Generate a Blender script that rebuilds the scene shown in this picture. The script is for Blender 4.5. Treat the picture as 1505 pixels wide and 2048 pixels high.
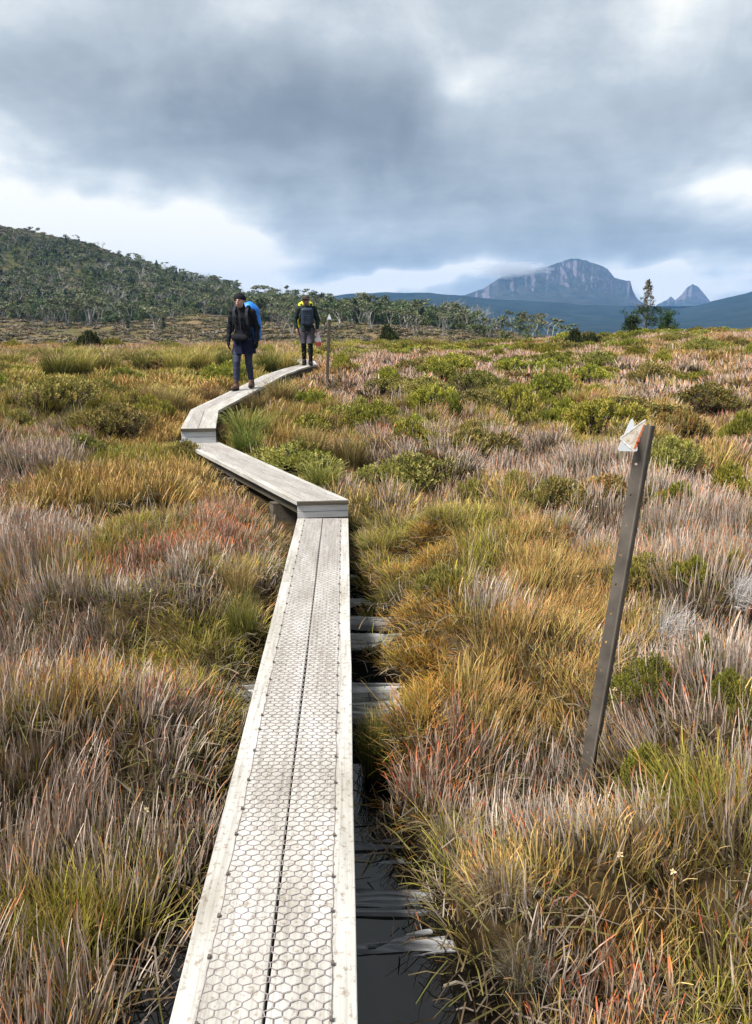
import bpy, math, random
import numpy as np
from mathutils import Vector, Matrix

# ------------------------------------------------------------------ scene, camera, sky, sun, exposure
scene = bpy.context.scene
for o in list(bpy.data.objects):
    bpy.data.objects.remove(o)
COL = scene.collection
scene.render.engine = 'CYCLES'
cy = scene.cycles
cy.use_denoising = True
cy.max_bounces = 5
cy.diffuse_bounces = 3
cy.glossy_bounces = 2
cy.transmission_bounces = 2
cy.transparent_max_bounces = 6
cy.volume_bounces = 0
cy.use_adaptive_sampling = True
cy.adaptive_threshold = 0.015
cy.caustics_reflective = False
cy.caustics_refractive = False
vs = scene.view_settings
vs.view_transform = 'Standard'
vs.look = 'None'
vs.gamma = 1.0
vs.use_curve_mapping = False
vs.exposure = 1.32

PITCH = 13.4746
cd = bpy.data.cameras.new('camera')
cam = bpy.data.objects.new('camera', cd)
COL.objects.link(cam)
cam.location = (0, 0, 1.70)
cam.rotation_euler = (math.radians(90 - PITCH), 0, 0)
cd.sensor_fit = 'VERTICAL'
cd.sensor_height = 36.0
cd.lens = 36.0 * 1540.0 / 2048.0
cd.clip_start = 0.05
cd.clip_end = 40000
scene.camera = cam

SUN_AZ = math.radians(-112)     # measured from +Y towards +X: the light comes from the left and a little behind
SUN_EL = math.radians(56)

world = bpy.data.worlds.new('World')
scene.world = world
world.use_nodes = True
world.cycles.sampling_method = 'MANUAL'
world.cycles.sample_map_resolution = 128


def build_sky():
    nt = world.node_tree
    N, L = nt.nodes, nt.links
    N.clear()
    out = N.new('ShaderNodeOutputWorld')
    bg = N.new('ShaderNodeBackground')
    bg.inputs['Strength'].default_value = 0.1
    L.new(bg.outputs[0], out.inputs[0])
    sky = N.new('ShaderNodeTexSky')
    sky.sky_type = 'NISHITA'
    sky.sun_disc = False
    sky.sun_elevation = SUN_EL
    sky.sun_rotation = SUN_AZ
    tc = N.new('ShaderNodeTexCoord')

    def math_(op, a, b=None, c=None):
        n = N.new('ShaderNodeMath')
        n.operation = op
        for i, v in enumerate((a, b, c)):
            if v is None:
                continue
            if isinstance(v, (int, float)):
                n.inputs[i].default_value = v
            else:
                L.new(v, n.inputs[i])
        return n.outputs[0]

    def noise(vec, scale, detail, rough, dist=0.0):
        n = N.new('ShaderNodeTexNoise')
        n.inputs['Scale'].default_value = scale
        n.inputs['Detail'].default_value = detail
        n.inputs['Roughness'].default_value = rough
        n.inputs['Distortion'].default_value = dist
        L.new(vec, n.inputs['Vector'])
        return n

    sep = N.new('ShaderNodeSeparateXYZ')
    L.new(tc.outputs['Generated'], sep.inputs[0])
    X, Y, Z = sep.outputs
    # the cloud deck as a plane overhead, flattened towards the horizon
    zz = math_('ADD', math_('ABSOLUTE', Z), 0.16)
    comb = N.new('ShaderNodeCombineXYZ')
    L.new(math_('DIVIDE', X, zz), comb.inputs[0])
    L.new(math_('DIVIDE', Y, zz), comb.inputs[1])
    comb.inputs[2].default_value = 3.7
    deck = comb.outputs[0]
    n1 = noise(deck, 0.85, 4, 0.5, 0.4)
    n2 = noise(deck, 2.6, 6, 0.64, 0.25)
    n3 = noise(tc.outputs['Generated'], 6.0, 6, 0.60, 0.35)
    warp = noise(tc.outputs['Generated'], 6.0, 3, 0.55)
    wsep = N.new('ShaderNodeSeparateColor')
    L.new(warp.outputs['Color'], wsep.inputs[0])
    az = math_('ARCTAN2', X, Y)
    el = math_('ARCSINE', Z)
    az = math_('ADD', az, math_('MULTIPLY', math_('SUBTRACT', wsep.outputs[0], 0.5), 0.22))
    el = math_('ADD', el, math_('MULTIPLY', math_('SUBTRACT', wsep.outputs[1], 0.5), 0.12))
    val = math_('ADD', 0.60, math_('MULTIPLY', math_('SUBTRACT', n1.outputs[0], 0.5), 0.60))
    val = math_('ADD', val, math_('MULTIPLY', math_('SUBTRACT', n2.outputs[0], 0.5), 0.46))
    val = math_('ADD', val, math_('MULTIPLY', math_('SUBTRACT', n3.outputs[0], 0.5), 0.72))
    # breaks and heavy banks in the cloud: azimuth, elevation, half-widths (degrees), weight
    banks = [
        (-28.0, 10.5, 5.5, 3.5, 0.50), (-20.0, 5.2, 8.5, 3.2, 1.0), (-11.0, 3.6, 5.0, 2.2, 0.45),
        (-28.5, 8.0, 2.2, 2.6, -0.25),
        (-11.0, 14.0, 14.0, 4.2, -0.30), (8.0, 12.5, 16.0, 3.5, -0.16), (-8.0, 8.5, 6.0, 1.8, 0.06),
        (5.5, 15.4, 3.0, 1.7, 0.36), (14.0, 16.0, 8.0, 2.6, 0.24), (22.0, 18.5, 7.0, 2.5, 0.16),
        (-25.0, 18.5, 6.0, 2.5, 0.18), (-6.0, 19.8, 6.0, 1.2, 0.08), (9.0, 19.0, 6.0, 1.6, 0.10),
        (24.0, 8.4, 7.0, 1.4, 0.40), (-7.0, 6.0, 3.5, 1.0, 0.16), (2.0, 5.0, 9.0, 1.2, -0.10),
        (2.0, 2.9, 8.0, 0.8, 0.75), (18.5, 3.4, 4.5, 1.0, 0.8), (25.0, 3.3, 6.0, 1.2, 0.22),
        (20.0, 5.5, 8.0, 1.2, -0.12),
    ]
    for a0, e0, sa, se, w in banks:
        da = math_('MULTIPLY', math_('SUBTRACT', az, math.radians(a0)), 1 / math.radians(sa))
        de = math_('MULTIPLY', math_('SUBTRACT', el, math.radians(e0)), 1 / math.radians(se))
        g = math_('EXPONENT', math_('MULTIPLY', math_('ADD', math_('MULTIPLY', da, da), math_('MULTIPLY', de, de)), -0.9))
        val = math_('MULTIPLY_ADD', g, w, val)
    ramp = N.new('ShaderNodeValToRGB')
    L.new(val, ramp.inputs[0])
    cr = ramp.color_ramp
    stops = [(0.0, (0.190, 0.215, 0.240)), (0.22, (0.275, 0.310, 0.340)), (0.40, (0.390, 0.435, 0.465)),
             (0.62, (0.535, 0.585, 0.615)), (0.85, (0.82, 0.85, 0.84)), (1.0, (1.14, 1.10, 0.99))]
    cr.elements[0].position, cr.elements[0].color = stops[0][0], (*stops[0][1], 1)
    cr.elements[1].position, cr.elements[1].color = stops[-1][0], (*stops[-1][1], 1)
    for p_, c_ in stops[1:-1]:
        e = cr.elements.new(p_)
        e.color = (*c_, 1)
    mul = N.new('ShaderNodeMix')
    mul.data_type = 'RGBA'
    mul.blend_type = 'MULTIPLY'
    mul.inputs[0].default_value = 1.0
    L.new(ramp.outputs[0], mul.inputs[6])
    g = 10.0 / 2 ** 1.20
    mul.inputs[7].default_value = (g, g, g, 1)
    mix = N.new('ShaderNodeMix')
    mix.data_type = 'RGBA'
    mix.inputs[0].default_value = 0.96
    L.new(sky.outputs[0], mix.inputs[6])
    L.new(mul.outputs[2], mix.inputs[7])
    L.new(mix.outputs[2], bg.inputs[0])


build_sky()

sd = bpy.data.lights.new('sun', 'SUN')
sd.energy = 3.4
sd.angle = math.radians(18)
sd.color = (1.0, 0.955, 0.89)
sun = bpy.data.objects.new('sun', sd)
COL.objects.link(sun)
sdir = Vector((math.sin(SUN_AZ) * math.cos(SUN_EL), math.cos(SUN_AZ) * math.cos(SUN_EL), math.sin(SUN_EL)))
sun.rotation_euler = sdir.to_track_quat('Z', 'Y').to_euler()
sun.location = (-20, 5, 40)

# ------------------------------------------------------------------ helpers
rng = np.random.default_rng(7)
random.seed(7)


def tag(o, label=None, cat=None, group=None, kind=None):
    if label:
        o['label'] = label
    if cat:
        o['category'] = cat
    if group:
        o['group'] = group
    if kind:
        o['kind'] = kind
    return o


def empty(name, loc=(0, 0, 0), rz=0.0):
    o = bpy.data.objects.new(name, None)
    COL.objects.link(o)
    o.location = loc
    o.rotation_euler = (0, 0, rz)
    return o


def mesh(name, V, F, mat=None, col=None, uv=None, smooth=False):
    me = bpy.data.meshes.new(name)
    if isinstance(F, np.ndarray):
        V = np.asarray(V, np.float32)
        n, k = F.shape
        me.vertices.add(len(V))
        me.vertices.foreach_set('co', V.ravel())
        me.loops.add(n * k)
        me.loops.foreach_set('vertex_index', F.astype(np.int32).ravel())
        me.polygons.add(n)
        me.polygons.foreach_set('loop_start', np.arange(0, n * k, k, dtype=np.int32))
        me.update(calc_edges=True)
    else:
        me.from_pydata([tuple(v) for v in V], [], F)
        me.update()
    if col is not None:
        a = me.color_attributes.new('Col', 'FLOAT_COLOR', 'POINT')
        c = np.ones((len(me.vertices), 4), np.float32)
        c[:, :3] = col
        a.data.foreach_set('color', c.ravel())
    if uv is not None:                       # per-vertex coordinates along / across
        a = me.attributes.new('grain', 'FLOAT_VECTOR', 'POINT')
        a.data.foreach_set('vector', np.asarray(uv, np.float32).ravel())
    if mat is not None:
        for m in (mat if isinstance(mat, (list, tuple)) else [mat]):
            me.materials.append(m)
    if smooth:
        me.polygons.foreach_set('use_smooth', np.ones(len(me.polygons), bool))
    return me


def add(name, me, parent=None, loc=None):
    o = bpy.data.objects.new(name, me)
    COL.objects.link(o)
    if parent is not None:
        o.parent = parent
    if loc is not None:
        o.location = loc
    return o


def copy_tree(o, parent=None):
    c = o.copy()
    COL.objects.link(c)
    c.parent = parent
    for ch in o.children:
        copy_tree(ch, c)
    return c


class Geo:
    """collects vertices, faces and colours"""
    def __init__(s):
        s.V, s.F, s.C, s.n = [], [], [], 0

    def add(s, V, F, col=(0.5, 0.5, 0.5)):
        V = np.asarray(V, float).reshape(-1, 3)
        s.V.append(V)
        s.F += [tuple(int(i) + s.n for i in f) for f in F]
        c = np.empty((len(V), 3))
        c[:] = col
        s.C.append(c)
        s.n += len(V)
        return s

    def box(s, lo, hi, col=(0.5, 0.5, 0.5)):
        x0, y0, z0 = lo
        x1, y1, z1 = hi
        return s.add([(x0, y0, z0), (x1, y0, z0), (x1, y1, z0), (x0, y1, z0), (x0, y0, z1), (x1, y0, z1), (x1, y1, z1), (x0, y1, z1)],
                     [(0, 3, 2, 1), (4, 5, 6, 7), (0, 1, 5, 4), (1, 2, 6, 5), (2, 3, 7, 6), (3, 0, 4, 7)], col)

    def tube(s, pts, rad, k=5, col=(0.5, 0.5, 0.5), cap=True):
        pts = np.asarray(pts, float)
        n = len(pts)
        rad = np.broadcast_to(np.asarray(rad, float), (n,))
        t = np.gradient(pts, axis=0)
        t /= np.linalg.norm(t, axis=1)[:, None] + 1e-9
        ref = np.array([0.13, 0.27, 0.95])
        if abs(np.dot(t.mean(0) / (np.linalg.norm(t.mean(0)) + 1e-9), ref)) > 0.9:
            ref = np.array([1.0, 0.1, 0.0])
        a = np.cross(t, ref)
        a /= np.linalg.norm(a, axis=1)[:, None] + 1e-9
        b = np.cross(t, a)
        th = np.arange(k) / k * 2 * np.pi
        V = pts[:, None] + rad[:, None, None] * (np.cos(th)[None, :, None] * a[:, None] + np.sin(th)[None, :, None] * b[:, None])
        F = [(i * k + j, i * k + (j + 1) % k, (i + 1) * k + (j + 1) % k, (i + 1) * k + j) for i in range(n - 1) for j in range(k)]
        if cap:
            F += [tuple(range(k))[::-1], tuple((n - 1) * k + j for j in range(k))]
        return s.add(V.reshape(-1, 3), F, col)

    def mesh(s, name, mat, smooth=False):
        return mesh(name, np.concatenate(s.V), s.F, mat, np.concatenate(s.C), smooth=smooth)


def bevel(o, w, seg=1):
    m = o.modifiers.new('bevel', 'BEVEL')
    m.width = w
    m.segments = seg
    m.limit_method = 'ANGLE'
    return o


def sm(a, b, x):
    t = np.clip((np.asarray(x, float) - a) / (b - a), 0, 1)
    return t * t * (3 - 2 * t)


def hash2(ix, iy, seed):
    h = (ix.astype(np.int64) * 374761393 + iy.astype(np.int64) * 668265263 + seed * 1442695041) & 0x7fffffff
    h = ((h ^ (h >> 13)) * 1274126177) & 0x7fffffff
    return ((h ^ (h >> 16)) & 0xffff) / 65535.0


def vnoise(x, y, seed=0):
    x = np.asarray(x, float)
    y = np.asarray(y, float)
    ix, iy = np.floor(x), np.floor(y)
    fx, fy = x - ix, y - iy
    fx, fy = fx * fx * (3 - 2 * fx), fy * fy * (3 - 2 * fy)
    a = hash2(ix, iy, seed)
    b = hash2(ix + 1, iy, seed)
    c = hash2(ix, iy + 1, seed)
    d = hash2(ix + 1, iy + 1, seed)
    return (a * (1 - fx) + b * fx) * (1 - fy) + (c * (1 - fx) + d * fx) * fy


def fbm(x, y, seed=0, oct=4, gain=0.5):
    s, a, n = 0.0, 1.0, 0.0
    for i in range(oct):
        s = s + a * vnoise(np.asarray(x) * 2 ** i, np.asarray(y) * 2 ** i, seed + i * 17)
        n += a
        a *= gain
    return s / n


# ------------------------------------------------------------------ materials
def new_mat(name, rough=0.8, spec=0.2):
    m = bpy.data.materials.new(name)
    m.use_nodes = True
    b = m.node_tree.nodes['Principled BSDF']
    b.inputs['Roughness'].default_value = rough
    b.inputs['Specular IOR Level'].default_value = spec
    return m, m.node_tree, b


def node(nt, typ, **kw):
    n = nt.nodes.new(typ)
    for k, v in kw.items():
        if k.startswith('_'):
            n.inputs[k[1:]].default_value = v
        else:
            setattr(n, k, v)
    return n


def ramp_node(nt, stops):
    r = nt.nodes.new('ShaderNodeValToRGB')
    cr = r.color_ramp
    cr.elements[0].position, cr.elements[0].color = stops[0][0], (*stops[0][1], 1)
    cr.elements[1].position, cr.elements[1].color = stops[-1][0], (*stops[-1][1], 1)
    for p_, c_ in stops[1:-1]:
        cr.elements.new(p_).color = (*c_, 1)
    return r


def mat_plain(name, col, rough=0.8, spec=0.2, var=0.15, scale=12.0, bump=0.0):
    m, nt, b = new_mat(name, rough, spec)
    tc = node(nt, 'ShaderNodeTexCoord')
    n = node(nt, 'ShaderNodeTexNoise', _Scale=scale, _Detail=5.0)
    nt.links.new(tc.outputs['Object'], n.inputs['Vector'])
    lo = tuple(max(0, c * (1 - var)) for c in col)
    hi = tuple(min(1, c * (1 + var)) for c in col)
    r = ramp_node(nt, [(0.3, lo), (0.7, hi)])
    nt.links.new(n.outputs[0], r.inputs[0])
    nt.links.new(r.outputs[0], b.inputs['Base Color'])
    if bump:
        bp = node(nt, 'ShaderNodeBump', _Strength=bump, _Distance=0.01)
        nt.links.new(n.outputs[0], bp.inputs['Height'])
        nt.links.new(bp.outputs[0], b.inputs['Normal'])
    return m


def mat_plant(name, hue=0.03, val=0.35, rough=0.65, translucent=0.0, spec=0.15):
    """colour from the mesh attribute, shifted a little for each plant"""
    m, nt, b = new_mat(name, rough, spec)
    a = node(nt, 'ShaderNodeAttribute', attribute_name='Col')
    oi = node(nt, 'ShaderNodeObjectInfo')
    h = node(nt, 'ShaderNodeHueSaturation')
    mr = nt.nodes.new('ShaderNodeMapRange')
    mr.inputs['To Min'].default_value = 0.5 - hue
    mr.inputs['To Max'].default_value = 0.5 + hue
    nt.links.new(oi.outputs['Random'], mr.inputs['Value'])
    nt.links.new(mr.outputs[0], h.inputs['Hue'])
    w = node(nt, 'ShaderNodeTexWhiteNoise', noise_dimensions='1D')
    nt.links.new(oi.outputs['Random'], w.inputs['W'])
    mv = nt.nodes.new('ShaderNodeMapRange')
    mv.inputs['To Min'].default_value = 1 - val
    mv.inputs['To Max'].default_value = 1 + val
    nt.links.new(w.outputs['Value'], mv.inputs['Value'])
    nt.links.new(mv.outputs[0], h.inputs['Value'])
    nt.links.new(a.outputs['Color'], h.inputs['Color'])
    nt.links.new(h.outputs[0], b.inputs['Base Color'])
    if translucent:
        t = node(nt, 'ShaderNodeBsdfTranslucent')
        nt.links.new(h.outputs[0], t.inputs[0])
        mx = node(nt, 'ShaderNodeMixShader')
        mx.inputs[0].default_value = translucent
        nt.links.new(b.outputs[0], mx.inputs[1])
        nt.links.new(t.outputs[0], mx.inputs[2])
        nt.links.new(mx.outputs[0], nt.nodes['Material Output'].inputs[0])
    return m


def mat_wood(name, light, dark, gscale=(3.0, 70.0, 30.0), bump=0.25, rough=0.75, dirt=None, specks=False):
    """weathered timber, grain along the first coordinate of the 'grain' attribute (metres)"""
    m, nt, b = new_mat(name, rough, 0.2)
    a = node(nt, 'ShaderNodeAttribute', attribute_name='grain')
    oi = node(nt, 'ShaderNodeObjectInfo')
    off = node(nt, 'ShaderNodeVectorMath', operation='MULTIPLY_ADD')
    off.inputs[1].default_value = gscale
    nt.links.new(a.outputs['Vector'], off.inputs[0])
    sc = node(nt, 'ShaderNodeVectorMath', operation='SCALE')
    sc.inputs[0].default_value = (40, 17, 9)
    nt.links.new(oi.outputs['Random'], sc.inputs['Scale'])
    nt.links.new(sc.outputs[0], off.inputs[2])
    n = node(nt, 'ShaderNodeTexNoise', _Scale=1.0, _Detail=6.0, _Roughness=0.62, _Distortion=0.4)
    nt.links.new(off.outputs[0], n.inputs['Vector'])
    r = ramp_node(nt, [(0.28, dark), (0.50, tuple((2 * l + d) / 3 for l, d in zip(light, dark))), (0.72, light)])
    nt.links.new(n.outputs[0], r.inputs[0])
    # broad weather stains
    n2 = node(nt, 'ShaderNodeTexNoise', _Scale=1.0, _Detail=4.0)
    o2 = node(nt, 'ShaderNodeVectorMath', operation='MULTIPLY')
    o2.inputs[1].default_value = (1.8, 6.0, 6.0)
    nt.links.new(a.outputs['Vector'], o2.inputs[0])
    nt.links.new(o2.outputs[0], n2.inputs['Vector'])
    r2 = ramp_node(nt, [(0.30, dirt or (0.72, 0.70, 0.66)), (0.62, (1, 1, 1))])
    nt.links.new(n2.outputs[0], r2.inputs[0])
    mx = node(nt, 'ShaderNodeMix', data_type='RGBA', blend_type='MULTIPLY')
    mx.inputs[0].default_value = 1.0
    nt.links.new(r.outputs[0], mx.inputs[6])
    nt.links.new(r2.outputs[0], mx.inputs[7])
    nt.links.new(mx.outputs[2], b.inputs['Base Color'])
    if specks:                               # boot dirt and lichen: small dark and brownish flecks
        n3 = node(nt, 'ShaderNodeTexNoise', _Scale=38.0, _Detail=5.0, _Roughness=0.7)
        nt.links.new(a.outputs['Vector'], n3.inputs['Vector'])
        r3 = ramp_node(nt, [(0.36, (0.50, 0.42, 0.34)), (0.47, (1, 1, 1))])
        nt.links.new(n3.outputs[0], r3.inputs[0])
        m3 = node(nt, 'ShaderNodeMix', data_type='RGBA', blend_type='MULTIPLY')
        m3.inputs[0].default_value = 0.8
        nt.links.new(mx.outputs[2], m3.inputs[6])
        nt.links.new(r3.outputs[0], m3.inputs[7])
        nt.links.new(m3.outputs[2], b.inputs['Base Color'])
    bp = node(nt, 'ShaderNodeBump', _Strength=bump, _Distance=0.004)
    nt.links.new(n.outputs[0], bp.inputs['Height'])
    nt.links.new(bp.outputs[0], b.inputs['Normal'])
    return m

# ------------------------------------------------------------------ the lie of the land
CX = np.array([-600, 0, 180, 280, 400, 500, 620, 750, 900, 1000, 1150, 1300, 2200]) - 752.5
CAZ = CX / 1540.0 * 0.9725
CYP = np.array([510, 486, 510, 540, 572, 597, 622, 636, 655, 668, 690, 720, 720])
CD = np.array([420, 420, 400, 385, 360, 320, 270, 230, 190, 170, 150, 150, 150.])
CZ = 1.7 + (655 - CYP) / 1540.0 * CD
BYP = np.array([640, 640, 640, 641, 643, 646, 652, 660, 668, 676, 692, 722, 722])
BD = np.array([190, 190, 185, 180, 170, 160, 140, 125, 115, 110, 105, 105, 105.])
BZ = 1.7 + (655 - BYP) / 1540.0 * BD


MOUNDS = [(0.40, 6.35, 0.42, 0.16), (0.32, 5.45, 0.36, 0.20), (0.42, 4.62, 0.24, 0.14), (0.55, 4.2, 0.30, 0.16), (0.42, 3.25, 0.30, 0.18), (0.10, 3.30, 0.16, 0.10), (0.60, 2.3, 0.35, 0.16),
          (0.86, 2.78, 0.42, -0.17), (-1.15, 5.2, 0.45, 0.18), (-1.1, 3.1, 0.4, 0.12)]


def trench(x, y):
    """wet channel beside the first boardwalk: mask and depth"""
    u = x + 0.043 + 0.0401 * (y - 1.58)
    wr = np.interp(y, [-2, 1.3, 1.8, 2.3, 2.7, 3.1, 3.5, 3.9, 4.3, 5.0, 5.6, 6.4, 7.2], [0.3, 0.58, 0.46, 0.31, 0.22, 0.17, 0.18, 0.36, 0.24, 0.33, 0.10, 0.09, 0.02])
    wl = np.interp(y, [-2, 1.2, 1.8, 2.2, 2.6, 3.4, 3.9, 4.4, 6.8, 7.2], [0.1, 0.30, 0.28, 0.20, 0.08, 0.06, 0.20, 0.05, 0.04, 0.02])
    n = (vnoise(x * 6, y * 6, 5) - 0.5) * 0.12
    mr = 1 - sm(-0.03, 0.10, u - wr + n)
    ml = 1 - sm(-0.03, 0.10, -(u + 0.475) - wl + n)
    m = mr * ml * (1 - sm(6.9, 7.4, y)) * sm(-3, -2, y)
    zt = np.interp(y, [0, 2.9, 3.4, 7], [-0.50, -0.50, -0.37, -0.33])
    return m, zt


def ground(x, y):
    x = np.asarray(x, float)
    y = np.asarray(y, float)
    D = np.hypot(x, y)
    fy = np.where(y > 0, D, np.minimum(D, 4.0))
    near = np.interp(fy, [0, 4, 7, 10.5, 13, 15.5, 18, 21, 25, 32, 40, 50, 62, 80],
                     [-0.27, -0.25, -0.18, -0.02, 0.14, 0.28, 0.38, 0.47, 0.56, 0.66, 0.72, 0.45, -0.6, -2.2])
    near = near + 0.62 * sm(3.5, 14, x) * sm(7, 28, D) * (1 - sm(36, 55, D)) + 0.10 * sm(0.3, 1.2, x) * (1 - sm(8, 12, D))
    near = near + 0.06 * sm(-0.9, -2.0, x) * (1 - sm(8, 12, D))
    az = np.where(y > 1e-3, x / np.maximum(y, 1e-3), np.sign(x) * 9)
    az = np.clip(az, -0.86, 0.9)
    dc, zc = np.interp(az, CAZ, CD), np.interp(az, CAZ, CZ)
    db, zb = np.interp(az, CAZ, BD), np.interp(az, CAZ, BZ)
    t1 = np.clip((D - 80) / (db - 80), 0, 1)
    t2 = np.clip((D - db) / (dc - db), 0, 1)
    t2 = t2 * t2 * (3 - 2 * t2) * 0.45 + t2 * 0.55
    far = -2.2 + (zb + 2.2) * t1 + (zc - zb) * t2 - 0.16 * np.maximum(D - dc, 0)
    far = np.maximum(far, -26)
    w = sm(62, 80, D)
    back = np.where(y < 0, sm(20, 60, -y), 0)
    z = near * (1 - w) + far * w
    z = z * (1 - back) + (-0.3) * back
    hum = (fbm(x * 1.3, y * 1.3, 3, 3) - 0.5) * 0.24 * sm(0.5, 3, D) * (1 - sm(45, 80, D))
    big = (fbm(x / 26, y / 26, 9, 4) - 0.5) * 5.0 * sm(90, 200, D) + (fbm(x / 7, y / 7, 19, 3) - 0.5) * 1.0 * sm(55, 110, D)
    z = z + hum + big * np.where(y > 0, 1, 0)
    # sedge hummocks with wet hollows between, and the moss mounds by the channel
    b = fbm(x * 1.25, y * 1.25, 211, 3)
    z = z + (sm(0.36, 0.70, b) * 0.30 - 0.10) * sm(0.30, 0.9, path_dist(x, y)) * sm(0.8, 2.0, D) * (1 - sm(16, 30, D))
    for mx, my, mr, mh in MOUNDS:
        z = z + mh * np.exp(-((x - mx) ** 2 + (y - my) ** 2) / (mr * mr) * 1.2)
    m, zt = trench(x, y)
    return z * (1 - m) + np.minimum(z, zt + (vnoise(x * 9, y * 9, 2) - 0.5) * 0.05) * m


# boardwalk nodes: left point, right point (x, y), deck height
SECTIONS = [
    [((-0.400, -1.6), (0.080, -1.6), 0.0), ((-0.721, 6.86), (-0.254, 6.86), 0.0)],
    [((-0.720, 6.83), (-0.250, 6.88), 0.17), ((-2.740, 10.62), (-2.235, 10.65), 0.175)],
    [((-2.640, 10.38), (-2.175, 10.43), 0.375), ((-2.950, 12.31), (-2.480, 12.16), 0.43)],
    [((-2.950, 12.325), (-2.480, 12.175), 0.43), ((-2.70, 15.6), (-2.235, 15.3), 0.565), ((-2.575, 17.95), (-2.12, 17.75), 0.64),
     ((-2.30, 19.75), (-1.88, 19.6), 0.70), ((-1.98, 21.1), (-1.58, 20.7), 0.75)],
    [((-2.05, 21.15), (-1.56, 20.75), 0.752), ((-2.18, 22.3), (-1.74, 22.4), 0.765), ((-2.75, 24.0), (-2.35, 24.3), 0.79)],
]
PATH_PTS = []
for sec in SECTIONS:
    for (l0, r0, _), (l1, r1, _) in zip(sec[:-1], sec[1:]):
        c0 = ((l0[0] + r0[0]) / 2, (l0[1] + r0[1]) / 2)
        c1 = ((l1[0] + r1[0]) / 2, (l1[1] + r1[1]) / 2)
        PATH_PTS.append((c0, c1))


def path_dist(x, y):
    best = np.full(np.shape(x), 1e9)
    for (ax, ay), (bx, by) in PATH_PTS:
        dx, dy = bx - ax, by - ay
        t = np.clip(((x - ax) * dx + (y - ay) * dy) / (dx * dx + dy * dy), 0, 1)
        best = np.minimum(best, np.hypot(x - ax - t * dx, y - ay - t * dy))
    return best

# ------------------------------------------------------------------ ground, water, mountains
def mat_ground():
    m, nt, b = new_mat('peat and heath litter', 0.95, 0.1)
    a = node(nt, 'ShaderNodeAttribute', attribute_name='Col')
    g = node(nt, 'ShaderNodeNewGeometry')
    n = node(nt, 'ShaderNodeTexNoise', _Scale=9.0, _Detail=8.0, _Roughness=0.7)
    nt.links.new(g.outputs['Position'], n.inputs['Vector'])
    n2 = node(nt, 'ShaderNodeTexNoise', _Scale=0.35, _Detail=8.0, _Roughness=0.75)
    nt.links.new(g.outputs['Position'], n2.inputs['Vector'])
    r = ramp_node(nt, [(0.3, (0.45, 0.45, 0.45)), (0.7, (1.5, 1.45, 1.35))])
    nt.links.new(n.outputs[0], r.inputs[0])
    r2 = ramp_node(nt, [(0.34, (0.55, 0.60, 0.50)), (0.66, (1.40, 1.30, 1.20))])
    nt.links.new(n2.outputs[0], r2.inputs[0])
    m1 = node(nt, 'ShaderNodeMix', data_type='RGBA', blend_type='MULTIPLY')
    m1.inputs[0].default_value = 1
    m2 = node(nt, 'ShaderNodeMix', data_type='RGBA', blend_type='MULTIPLY')
    m2.inputs[0].default_value = 1
    nt.links.new(a.outputs['Color'], m1.inputs[6])
    nt.links.new(r.outputs[0], m1.inputs[7])
    nt.links.new(m1.outputs[2], m2.inputs[6])
    nt.links.new(r2.outputs[0], m2.inputs[7])
    nt.links.new(m2.outputs[2], b.inputs['Base Color'])
    bp = node(nt, 'ShaderNodeBump', _Strength=0.6, _Distance=0.03)
    nt.links.new(n.outputs[0], bp.inputs['Height'])
    nt.links.new(bp.outputs[0], b.inputs['Normal'])
    return m


def build_ground():
    az = np.radians(np.concatenate([np.arange(-180, -44, 4.0), np.arange(-44, 44, 0.32), np.arange(44, 180, 4.0)]))
    r = [0.02]
    v = 0.35
    while v < 900:
        r.append(v)
        v *= 1.0175 if v < 12 else 1.022
    while v < 4300:
        r.append(v)
        v *= 1.12
    r = np.array(r)
    R, A = np.meshgrid(r, az, indexing='ij')
    x, y = R * np.sin(A), R * np.cos(A)
    z = ground(x, y)
    D = R
    n = fbm(x / 9, y / 9, 41, 4)[..., None]
    n2 = fbm(x * 0.9, y * 0.9, 43, 3)[..., None]
    peat = np.array([0.030, 0.022, 0.014])
    litter = np.array([0.085, 0.062, 0.032])
    brown = np.array([0.135, 0.102, 0.060])
    olive = np.array([0.085, 0.078, 0.036])
    green = np.array([0.050, 0.064, 0.024])
    c = peat + (litter - peat) * n2
    scrub = (brown + (olive - brown) * np.clip((n - 0.42) * 6, 0, 1)) * (0.45 + 1.1 * fbm(x / 2.2, y / 2.2, 47, 3)[..., None])
    w = sm(25, 60, D)[..., None]
    c = c * (1 - w) + scrub * w
    top = sm(8, 30, z)[..., None]
    c = c * (1 - top) + (green + (brown - green) * np.clip((n - .5) * 4, 0, 1) * 0.25) * top
    wet, _ = trench(x, y)
    c = c * (1 - 0.8 * wet[..., None]) * (1 - 0.85 * sm(-0.22, -0.34, z) * (D < 9))[..., None]
    nr, na = R.shape
    i, j = np.meshgrid(np.arange(nr - 1), np.arange(na), indexing='ij')
    jn = (j + 1) % na
    F = np.stack([i * na + j, (i + 1) * na + j, (i + 1) * na + jn, i * na + jn], -1).reshape(-1, 4)[:, ::-1]
    me = mesh('ground', np.stack([x, y, z], -1).reshape(-1, 3), F, mat_ground(), c.reshape(-1, 3), smooth=True)
    tag(add('ground', me), 'dark peat and heath ground rising to a wooded hill', 'ground', kind='structure')


build_ground()


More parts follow.
